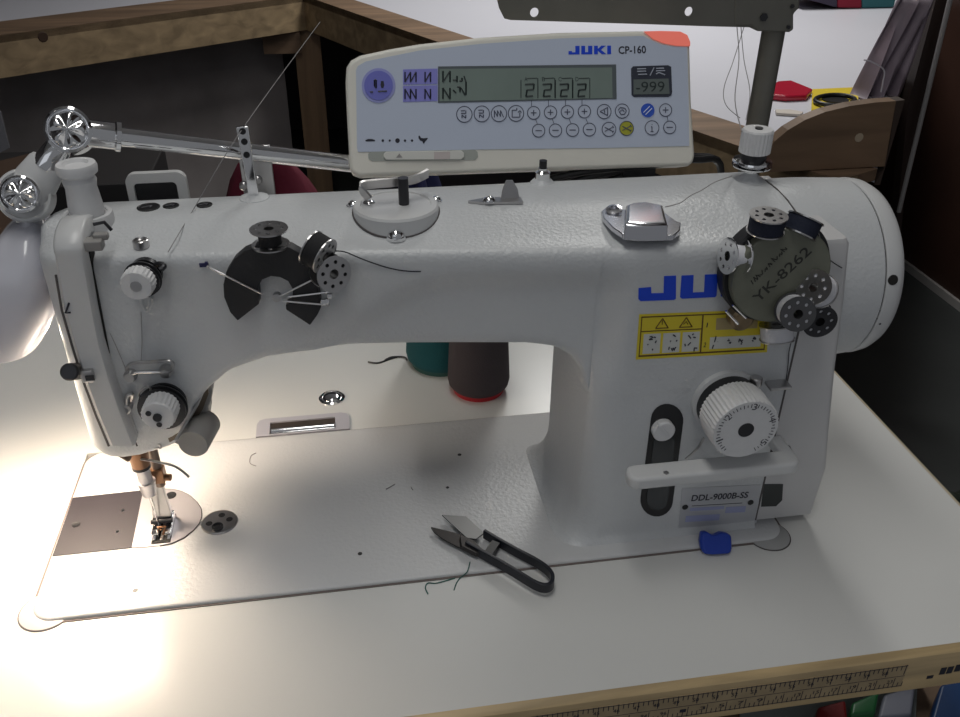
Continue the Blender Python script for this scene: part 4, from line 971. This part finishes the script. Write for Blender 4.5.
mb = MB(); mb.lathe(HZ(614, 211, z1+5), (-.2, -.2, 1), [(5, 0), (5, 1.5), (3.2, 1.8), (3, .6)], 20); mb.build('guide_screw', CG, cg)
thread('loose_thread', [TP(665, 207, 12), TP(680, 203, 8), TP(690, 196, 8), TP(702, 190, 10), TP(715, 182, 15), HY(732, 176, 96)], 'thin grey thread from the chrome guide to the tension knob', THR, .3)
thread('upper_thread', [HY(742, 132, 96), HY(735, 100, 150), HY(739, 60, 190), HY(737, 27, 205)], 'grey thread hanging from the stand bracket down to the white tension knob', THR, .35)
thread('upper_thread', [HY(740, 118, 130), HY(726, 105, 150), HY(724, 88, 165), HY(733, 62, 190), HY(744, 27, 205)], 'looping grey thread beside the pole of the thread stand', THR, .3)
thread('upper_thread', [HY(746, 120, 130), HY(750, 92, 160), HY(744, 60, 190), HY(741, 27, 205)], 'thin grey thread nearest the stand pole', THR, .3)
thread('machine_thread', [HY(168, 252, 48), TP(178, 235, 2), TP(196, 205, 3), HY(243, 128, 108), HY(320, 22, 300)], 'long thin thread running from the steel post down across the arm top', THR, .28)
thread('machine_thread', [HA(141, 312, 4), HA(142, 340, 2), HA(141, 362, 4)], 'thin thread dropping from the small knob to the thread guide', THR, .25)
thread('machine_thread', [HA(103, 318, 1), HA(116, 346, 2), HA(127, 372, 4)], 'thin thread slanting from the take-up slot to the guide', THR, .25)

# ================================================================== THINGS ON THE TABLE
def cone(name, px, py, r0, r1, h, m, label, rim, hole=False):
    c = HZ(px, py, TZ); t = thing(name, label, 'thread cone', c)
    MB().lathe(c, (0, 0, 1), [(r0-5, 0), (r0-4.5, 3), (r0-3, 6)], 48).build('cone_base', rim, t)
    MB().lathe(c, (0, 0, 1), [(r0-5, 3.2), (r0-1, 8), (r0, 13), (r1+1, h-8), (r1-3, h)], 48).build('wound_thread', m, t)
    MB().lathe(c, (0, 0, 1), [(9, h-1), (7, h+14), (5, h+14)], 24).build('cone_core', rim, t)
    return t
cone('thread_cone', 441, 361, 33, 25, 110, mat('teal_thread', (.005, .085, .10), .85, bump=.6, bscale=700), 'teal thread cone standing behind the sewing machine', mat('teal_base', (.03, .10, .09), .6))
cone('thread_cone', 478.5, 388, 28, 22, 120, mat('brown_thread', (.060, .047, .052), .85, bump=.6, bscale=700), 'dark brown thread cone with a red base standing behind the machine', mat('red_base', (.45, .01, .02), .5))
c = HZ(332, 398.5, TZ)
t = thing('chrome_cap', 'small round chrome cap set in the tabletop behind the machine bed', 'cap', c)
MB().lathe(c, (0, 0, 1), [(11.5, 0), (11.5, 1.2), (10, 2.2), (9.2, 1.4)], 36, closed=False).build('cap_ring', CH, t)
MB().sphere(c+V((0, 0, 1)), 8.6, half=True, sq=.4).build('cap_dome', CH, t)
# hinge plate behind bed
t = thing('hinge_plate', 'grey plastic hinge surround with steel recess at the back edge of the bed', 'hinge', HZ(303, 425, TZ))
def tz(pts, z): return [HZ(x, y, z) for x, y in pts]
A_, B_ = HZ(256, 438, TZ).x, HZ(350, 430, TZ).x
yt = 205
mb = MB(); mb.plate((0, 0, TZ+.05), (1, 0, 0), (0, 1, 0), [(A_, 180.2), (B_, 180.2), (B_, yt-7), (B_-2, yt-2), (B_-7, yt), (A_+7, yt), (A_+2, yt-2), (A_, yt-7)], [[(A_+11, 182), (B_-12, 182), (B_-12, yt-6), (A_+11, yt-6)]], 1.6)
mb.build('surround', mat('hinge_grey', (.46, .45, .50), .45), t, bevel=.4)
mb = MB(); mb.box(((A_+B_)/2-.5, (182+yt-6)/2, TZ+.2), (B_-A_-23, yt-6-182, .3)); mb.build('recess', mat('recess_brown', (.10, .08, .07), .3, .5), t, flat=True)
mb = MB(); mb.cyl((A_+12, 186.5, TZ+1), (B_-13, 186.5, TZ+1), 2.4, 16); mb.box(((A_+B_)/2, 183, TZ+.9), (B_-A_-24, 1.6, 1.3)); mb.build('hinge_pin', CH, t)

# thread snips
sn = thing('thread_snips', 'black handled thread snips lying open on the bed near its front edge', 'thread snips', HZ(500, 560, 0))
zs_ = 5
low = spline([HZ(x, y, zs_) for x, y in ((466, 545), (480, 553), (500, 564), (520, 576), (535, 585), (545, 588), (551.5, 585), (552, 577), (546, 569.5), (535, 562), (517, 552.5), (500, 543), (484, 533.5))], 5)
mb = MB(); mb.tube(low, 1, rect=(2.6, 7.6), upv=(0, 0, 1)); mb.build('handle', mat('snips_black', (.012, .014, .022), .42), sn, bevel=.5)
mb = MB(); a = HZ(488, 556, zs_); b = HZ(496, 544, zs_); mb.tube([a, b], 1, rect=(6, 5), upv=(0, 0, 1)); mb.build('bridge', DK, sn)
mb = MB(); mb.prism([HZ(x, y, 3) for x, y in ((431, 528.3), (447, 532), (464, 537), (472, 547), (468, 552), (456, 547), (443, 540), (434, 533))], (0, 0, 1.4)); mb.prism([HZ(x, y, 3.2) for x, y in ((460, 538), (474, 545), (484, 555), (476, 557), (462, 550))], (0, 0, 4)); mb.build('dark_blade', mat('blade_dark', (.05, .046, .045), .35, .7), sn)['label'] = 'dark blade'
mb = MB(); mb.prism([HZ(x, y, 4.4) for x, y in ((442, 516), (466, 517.5), (484, 534), (476, 540), (467, 539), (455, 528))], (0, 0, 1.2)); mb.build('steel_blade', mat('blade_steel', (.22, .22, .22), .4, .6), sn)['label'] = 'bright steel blade'
# blue clip
bp = HZ(717, 553, TZ)
mb = MB(); 
bl = [(702, 532), (707, 531), (712, 534.5), (716, 535), (722, 532), (728, 532.5), (732.5, 536), (733, 549), (731, 556), (728, 558.5), (712, 558.5), (705, 556), (702, 550), (700.5, 541)]
P = [hit(x, y, bp+V((0, -4, 0)), V((0, -.5, .45))) for x, y in bl]
for q in P: q.z = max(q.z, TZ+3)
mn = min(q.z for q in P)
mb = MB(); nn = V((0, -.74, .67)); cc = sum(P, V((0, 0, 0)))/len(P)
mb.loft([[cc+(q-cc)*.93-nn*5+V((0, 2, 0)) for q in P], [q-nn*2 for q in P], [cc+(q-cc)*.9 for q in P]])
for q in mb.v: q.z = max(q.z, TZ+.2)
tag(mb.build('blue_plastic_clip', mat('blue_plastic', (.012, .05, .40), .35), base=bp, bevel=1.2, ang=30), 'blue plastic clip standing against the front edge of the bed by the column', 'clip')
# thread snippets
def snip(name, pts, label, m=GTH, r=.35, z=.4):
    mb = MB(); mb.tube(spline([HZ(x, y, z if HZ(x, y, 0).y > 0 else TZ+.4) for x, y in pts], 5), r, 5); return tag(mb.build(name, m, base=HZ(*pts[0], 0)), label, 'thread')
snip('thread_snippet', [(428, 594), (425.5, 588), (428, 583), (437, 583), (455, 578)], 'dark green thread snippet on the table left of the snips', r=.45)
snip('thread_snippet', [(470, 562), (467, 572), (460, 578), (456, 584), (454, 590)], 'green thread snippet crossing the bed edge below the snips blade', r=.4)
snip('thread_snippet', [(256, 453), (251, 456), (250, 463), (256, 466)], 'grey lint curl on the bed in front of the hinge', THR, .35)
snip('thread_snippet', [(386, 489), (390, 487), (395, 484)], 'tiny grey thread bit near the middle of the bed', THR, .35)
snip('thread_snippet', [(411, 487), (413, 490)], 'tiny grey speck right of the bed middle', THR, .35)
mb = MB(); mb.tube(spline([HZ(x, y, TZ+.6) for x, y in ((368, 362), (378, 363), (390, 359), (397, 357))]), .9, 6); mb.tube(spline([HZ(x, y, TZ+1) for x, y in ((385, 360), (392, 357), (404, 357), (407, 360))]), .8, 6)
tag(mb.build('thread_snippet', DKM, base=HZ(388, 360, TZ)), 'dark thread scrap on the table left of the teal cone', 'thread')

# ================================================================== BOXES UNDER THE TABLE
def bin_(name, pts, label, m, z, dz):
    P = [HZ(x, y, z) for x, y in pts]
    mb = MB(); mb.prism([p-V((0, 0, dz)) for p in P], (0, 0, dz)); return tag(mb.build(name, m, base=sum(P, V((0, 0, 0)))/len(P)-V((0, 0, dz)), bevel=3), label, 'box')
zb2 = -170
sh = thing('storage_tray', 'translucent grey storage tray below the right end of the table', 'tray', HZ(870, 720, -260))
P = [HZ(x, y, -262) for x, y in ((740, 708), (918, 674), (912, 790), (740, 790))]
MB().prism([p-V((0, 0, 3)) for p in P], (0, 0, 3)).build('tray_floor', mat('tray_grey', (.25, .27, .26), .4), sh)
MB().prism([P[0], P[1], P[1]+V((0, 3, 0)), P[0]+V((0, 3, 0))], (0, 0, 40)).build('tray_wall', mat('tray_wall', (.22, .24, .23), .4), sh)
bin_('red_spool', [(818, 706), (846, 699), (850, 735), (812, 735)], 'red thread box lying in the tray under the table edge', mat('red_box', (.22, .01, .012), .4), -238, 22)
bin_('green_spool', [(852, 702), (880, 690), (876, 712), (850, 716)], 'green thread box beside the red one under the table edge', mat('green_box', (.02, .14, .045), .4), -240, 20)
bin_('paper_packet', [(884, 694), (916, 684), (912, 715), (878, 718)], 'pale grey packet right of the green box under the table edge', mat('packet', (.26, .27, .33), .5), -246, 14)
bin_('blue_box', [(941, 684), (985, 672), (985, 740), (925, 740)], 'dark blue box at the far right under the table edge', mat('blue_box', (.012, .05, .16), .4), -238, 26)
MB().box((560, 120, -275), (480, 440, 18)).build('shelf', WOODD, tb)

# ================================================================== WORKBENCH BEHIND
wb = thing('workbench', 'large white topped bench with pine frame behind the sewing table', 'workbench', (800, 1700, FZ))
WZ = 0
W = [HZ(0, 22), HZ(180, 0)]; dl_ = (W[1]-W[0]).normalized()
Rw = [HZ(353, 0), HZ(770, 135)]; dr = (Rw[1]-Rw[0]).normalized()
cr = V((150, 2548, 0))
den = dl_.x*dr.y-dl_.y*dr.x; dd = Rw[0]-W[0]; tt = (dd.x*dr.y-dd.y*dr.x)/den; cr = W[0]+dl_*tt
endR = Rw[0]+dr*((HZ(845, 158)-Rw[0]).dot(dr)+60)
LW = W[0]-dl_*560
BT = mat('bench_top', (.62, .62, .68), .35, noise=.03, nscale=2)
top = [LW, cr, endR, HZ(880, 140), HZ(905, 60), HZ(925, 0), V((1905, 3400, 0)), V((-1200, 3400, 0)), V((-1200, LW.y, 0))]
mb = MB(); mb.prism([p+V((0, 0, -20)) for p in top], (0, 0, 20)); mb.build('bench_top', BT, wb, flat=True)
# frame rails, and backing panels added under the bench
def rail(name, p, q, wid, side, h, m):
    d = (q-p).normalized(); n = V((-d.y, d.x, 0))*side
    mb = MB(); mb.prism([p, q, q+n*wid, p+n*wid], (0, 0, -h))
    o = mb.build(name, m, wb, flat=True); return o
e1 = HZ(0, 35.5); wl_ = abs((e1-W[0]).dot(V((-dl_.y, dl_.x, 0)))); e2 = HZ(373, 20); wr_ = abs((e2-Rw[0]).dot(V((-dr.y, dr.x, 0))))
sL = 1 if (e1-W[0]).dot(V((-dl_.y, dl_.x, 0))) > 0 else -1; sR = 1 if (e2-Rw[0]).dot(V((-dr.y, dr.x, 0))) > 0 else -1
nL = V((-dl_.y, dl_.x, 0))*sL; nR = V((-dr.y, dr.x, 0))*sR
zz = V((0, 0, 1.5))
den = dl_.x*dr.y-dl_.y*dr.x; a0 = W[0]+nL*wl_; b0 = Rw[0]+nR*wr_; dd = b0-a0; tt = (dd.x*dr.y-dd.y*dr.x)/den; ci = a0+dl_*tt
mb = MB(); mb.prism([LW+zz, cr+zz, ci+zz, LW+nL*wl_+zz], (0, 0, -18)); mb.build('left_rail_cap', WOODD, wb, flat=True)
mb = MB(); mb.prism([cr+zz, endR+zz, endR+nR*wr_+zz, ci+zz], (0, 0, -18)); mb.build('right_rail_cap', WOODD, wb, flat=True)
for a, b, n, nm in ((LW+nL*wl_, ci, nL, 'left_rail'), (ci, endR+nR*wr_, nR, 'right_rail')):
    mb = MB(); mb.prism([a-n*45, b-n*45, b, a], (0, 0, -95)); mb.build(nm, WOOD, wb, flat=True)
kn = HZ(43, 38, -30); kn = hit(43, 37, LW+nL*(wl_+.5), nL)
mb = MB(); mb.lathe(kn, nL, [(13, -1), (11, .8)], 10); mb.build('wood_knot', mat('knot', (.05, .025, .015), .7), wb)
for a, b, n, nm, m_ in ((LW, ci-nL*150, nL, 'added_back_panel', mat('panel_grey', (.33, .30, .30), .8, noise=.35, nscale=4)), (ci-nR*200, endR, nR, 'added_shade_panel', mat('panel_shade', (.05, .045, .05), .8))):  # added panels: the grey one catches light, the dark one stands for shade
    mb = MB(); mb.prism([a+V((0, 0, -96)), b+V((0, 0, -96)), b+V((0, 0, -730)), a+V((0, 0, -730))], -n*12); mb.build(nm, m_, wb, flat=True)
lp_ = HY(305, 60, ci.y+20)
MB().box((lp_.x+12, ci.y+45, (FZ-95)/2+2), (78, 60, 750-95-4)).build('leg', WOODP, wb, flat=True)
MB().box((HY(276, 25, ci.y).x+12, ci.y+10, -128), (110, 50, 60)).build('brace', WOODD, wb, flat=True)
lq = endR+nR*20
MB().box((endR.x-10, endR.y+60, (FZ-95)/2), (70, 60, 650)).build('leg', WOODP, wb, flat=True)
MB().box((-1000, 1700, (FZ-20)/2), (60, 60, 725)).build('leg', WOODP, wb, flat=True)
# things under the bench
def blob(name, c, s_, m, label, cat, seed=1):
    mb = MB(); r_ = random.Random(seed)
    ph = [r_.uniform(0, 6) for _ in range(6)]
    rings = []
    for i in range(13):
        t = i/12*PI/2; row = []
        for j in range(28):
            a = 2*PI*j/28; w = 1+.08*math.sin(3*a+ph[0])+.05*math.sin(5*a+ph[1]+t*3)+.03*math.sin(9*a+ph[2])
            row.append(V(c)+V((s_[0]*math.cos(a)*math.cos(t)**.7*w+.1, s_[1]*math.sin(a)*math.cos(t)**.7*w, s_[2]*math.sin(t)*(1+.05*math.sin(4*a+ph[3])))))
        rings.append(row)
    mb.loft(rings); return tag(mb.build(name, m, base=c, ang=80), label, cat)
blob('cloth_pile', (105, 1000, FZ), (150, 150, 690), mat('crimson_cloth', (.12, .008, .025), .85), 'crimson cloth pile seen low behind the chrome tube', 'cloth', 3)
blob('navy_bag', (345, 980, FZ), (72, 110, 690), mat('navy_cloth', (.012, .015, .07), .8), 'navy blue bag beside the crimson cloth behind the machine', 'bag', 4)
MB_ = MB().box((-420, 1650, FZ+250), (420, 260, 500)); tag(MB_.build('dark_cabinet', mat('cabinet_dark', (.03, .028, .03), .6), base=(-420, 1650, FZ), bevel=4), 'low dark cabinet under the bench left of the pine post', 'cabinet')
mb = MB(); mb.box((-430, 1200, -150), (380, 14, 1200)); 
# white edge at left
mb = MB(); P = [HY(-8, 108, 900), HY(0, 112, 900), HY(9, 148, 900), HY(-8, 157, 900)]; 
mb.prism(P, (0, 5, 0)); tag(mb.build('white_bag', mat('white_bag', (.16, .16, .18), .6), base=P[2]), 'corner of a pale bag at the left edge behind the lamp', 'bag')
mb = MB(); P = [HY(x, y, 620) for x, y in ((-10, 170), (30, 150), (45, 160), (28, 190), (-10, 260))]; mb.prism([HZ(x, y, -110) for x, y in ((-30, 168), (44, 150), (44, 300), (-30, 330))], (0, 0, -30)); tag(mb.build('brown_board', mat('brown_board', (.075, .045, .03), .6), base=HZ(10, 230, -360)), 'brown board low behind the lamp at the left edge', 'board')
# arched board and objects on bench
AY = 720
P = [(752, 182), (758, 168), (765, 154), (775, 141), (788, 130), (805, 120), (825, 112), (850, 106), (875, 102.5), (896, 101), (890, 140), (884, 169), (815, 172)]
mb = MB(); mb.prism([HY(x, y, AY) for x, y in P], (0, 20, 0))
for v_ in mb.v: v_.z = max(v_.z, 3)
ab = thing('arched_board', 'brown wooden board with curved top standing on the near end of the bench', 'board', HY(820, 172, AY)); mb.build('panel', mat('arch_wood', (.24, .15, .09), .55, wood=(3, 3, 26)), ab, flat=True)
MB().lathe(HY(859, 137.5, AY), NF, [(6.5, 0), (6.5, .6)], 20).build('plug', mat('plug_pale', (.42, .34, .25), .6), ab)
mb = MB(); mb.prism([HY(x, y, AY) for x, y in ((884, 170), (896, 101), (905, 100), (880, 185), (874, 185))], (0, 20, 0)); mb.build('dark_side', mat('arch_dark', (.04, .025, .018), .6), ab)
mb = MB(); P = [HY(x, y, AY+12) for x, y in ((752, 172), (880, 169), (872, 200), (752, 200))]; mb.prism(P, (0, 30, 0)); 
for v_ in mb.v: v_.z = max(v_.z, 3)
mb.build('lower_rail', WOODD, ab)
# red scissors, yellow tape, chalk
def flatthing(name, pts, z, th, m, label, cat, bev=2): 
    P = [HZ(x, y, z) for x, y in pts]; mb = MB(); mb.prism(P, (0, 0, th)); return tag(mb.build(name, m, base=sum(P, V((0, 0, 0)))/len(P), bevel=bev), label, cat)
flatthing('red_pouch', [(767, 94), (776, 87), (790, 86), (800, 90), (812, 95), (806, 101), (785, 102), (768, 100)], .5, 12, mat('red_gloss', (.42, .015, .04), .2), 'shiny red pouch lying on the white bench', 'pouch', 4)
flatthing('yellow_packet', [(812, 91), (858, 89), (858, 101), (850, 104), (832, 110), (811, 112)], .5, 4, mat('yellow_card', (.62, .46, .02), .5), 'yellow packet on the white bench beside the red pouch', 'packet', 1)
mb = MB(); c = HZ(835, 100.5, 12); mb.tube([HZ(835+20*math.cos(a), 100+5.2*math.sin(a), 10) for a in [2*PI*i/24 for i in range(24)]], 4, 8, closed=True); mb.lathe(HZ(835, 100, 5), (0, 0, 1), [(24, 0), (24, 2)], 24); tag(mb.build('black_dish', DK, base=HZ(835, 100, 5)), 'black oval dish on the yellow packet', 'dish')
flatthing('chalk', [(775, 112), (790, 112), (803, 114.5), (800, 117), (776, 115.5)], .5, 5, mat('chalk', (.55, .50, .45), .7), 'small pale chalk piece on the bench below the red pouch', 'chalk', 1)
# fabrics at far end
for nm, pts, m, lb in (('red_fabric', [(838, -8), (862, -8), (862, 11), (838, 8)], mat('red_fabric', (.26, .008, .03), .8), 'folded red fabric at the far end of the bench'),
                       ('teal_fabric', [(862, -8), (898, -8), (892, 18), (862, 11.5)], mat('teal_fabric', (.03, .14, .16), .8), 'folded teal fabric at the far end of the bench'),
                       ('dark_fabric', [(800, -8), (838, -8), (838, 8), (812, 1)], mat('dark_fabric', (.05, .04, .07), .8), 'folded dark fabric left of the red one at the far end of the bench')):
    P = [HY(x, y, 1950) for x, y in pts]; q = max(0, min(p.z for p in P))
    mb = MB(); mb.prism(P, (0, 160, 0))
    for v_ in mb.v: v_.z = max(v_.z, 1)
    tag(mb.build(nm, m, base=(P[0].x, 1950, 0), bevel=6), lb, 'fabric', 'folded fabrics at the far end of the bench')
# lilac plastic sheet
mb = MB(); rows = []
for i in range(13):
    t = i/12; a = V(HY(903-54*t, -6+112*t, 1090)); b = HY(938-46*t, -6+112*t, 1090)
    rows.append([a+(b-a)*(j/12)+V((0, 14*math.sin(j*1.3+t*2)+8*math.sin(j*2.7), 0)) for j in range(13)])
P = [V((p.x, p.y, max(p.z, 2))) for r in rows for p in r]; Fc = [(i*13+j, i*13+j+1, (i+1)*13+j+1, (i+1)*13+j) for i in range(12) for j in range(12)]
mb.add(P, Fc); o = mb.build('plastic_sheet', mat('lilac_sheet', (.26, .21, .25), .45, noise=.35, nscale=9), base=HY(880, 100, 1090), ang=80, fixn=False); so = o.modifiers.new('s', 'SOLIDIFY'); so.thickness = .002
tag(o, 'lilac plastic sheet hanging at the right end of the white bench', 'plastic sheet')
mb = MB(); mb.tube(spline([HY(864, 60, 1050), HY(872, 62, 1050), HY(884, 70, 1050), HY(883, 82, 1050), HY(881, 92, 1050)]), 1.4, 6); tag(mb.build('bag_tie', mat('tie_white', (.40, .38, .42), .5), base=HY(872, 62, 1050)), 'thin pale cord loop in front of the lilac plastic sheet', 'cord')
mb = MB(); P = [HY(x, y, 1150) for x, y in ((938, -8), (952, -8), (905, 190), (895, 300), (889, 300), (908, 105))]; mb.prism(P, (0, 25, 0)); tag(mb.build('tall_board', mat('dark_panel', (.028, .016, .013), .6), base=P[3]), 'tall dark brown board between the plastic sheet and the pale pole', 'board')
a = HY(953, -12, 1130); b = HY(905, 186, 1130); d = (b-a); b2_ = a+d*1.15
mb = MB(); mb.cyl(a, b2_, 4.8, 12); tag(mb.build('pale_pole', mat('pole_grey', (.28, .27, .27), .5), base=b2_), 'thin pale grey pole leaning against the dark panel at the right', 'pole')
# dark rounded mound on the floor by the table
blob('dark_floor_mound', (1010, 330, FZ), (150, 150, 420), mat('dark_green_mound', (.012, .018, .008), .7, noise=.6, nscale=30), 'dark mound on the floor beyond the right edge of the table', 'bag', 8)

# ================================================================== LIGHTS
sc = bpy.context.scene
w = bpy.data.worlds.new('world'); sc.world = w; w.use_nodes = True
w.node_tree.nodes['Background'].inputs[0].default_value = (.92, .95, 1, 1); w.node_tree.nodes['Background'].inputs[1].default_value = .13
def area(name, loc, sx, sy, power, color, target=None, rot=None):
    d = bpy.data.lights.new(name, 'AREA'); d.shape = 'RECTANGLE'; d.size = sx; d.size_y = sy; d.energy = power; d.color = color
    o = bpy.data.objects.new(name, d); col.objects.link(o); o.location = loc
    if target is not None: o.rotation_euler = (V(target)-V(loc)).to_track_quat('-Z', 'Y').to_euler()
    return o
# fluorescent tubes on the ceiling
for k, (x, y, pw) in enumerate(((.15, -.08, 5.7), (1.0, 2.0, 15))):
    area('ceiling_light', (x, y, 1.60), .25, 1.2, pw, (1, .99, .95), target=(x, y, 0))
    if k: bpy.data.objects['ceiling_light.001'].data.spread = math.radians(135)
    t = thing('fluorescent_fitting', 'white fluorescent ceiling fitting above the '+('sewing table' if k == 0 else 'bench'), 'ceiling light', (x*1000, y*1000, 1640))
    MB().box((x*1000, y*1000, 1633), (260, 1220, 30)).build('housing', WS, t)
area('front_fill_light', (-.6, -1.6, 1.3), 1.2, .9, 1.2, (.88, .93, 1), target=(.3, .1, .1))  # added faint fill from the front left, no window stands there
lo = bpy.data.lights.new('lamp_bulb', 'AREA'); lo.shape = 'DISK'; lo.size = .08; lo.energy = 1.08; lo.color = (1, .82, .63); lo.spread = math.radians(170)
lob = bpy.data.objects.new('lamp_bulb', lo); col.objects.link(lob); lob.location = (lc+V((6, -4, -6)))*S; lob.rotation_euler = (V((35, 0, 0))-lc).to_track_quat('-Z', 'Y').to_euler()
vs = sc.view_settings; vs.view_transform = 'Standard'; vs.look = 'None'; vs.gamma = 1; vs.use_curve_mapping = False; vs.exposure = 0.3
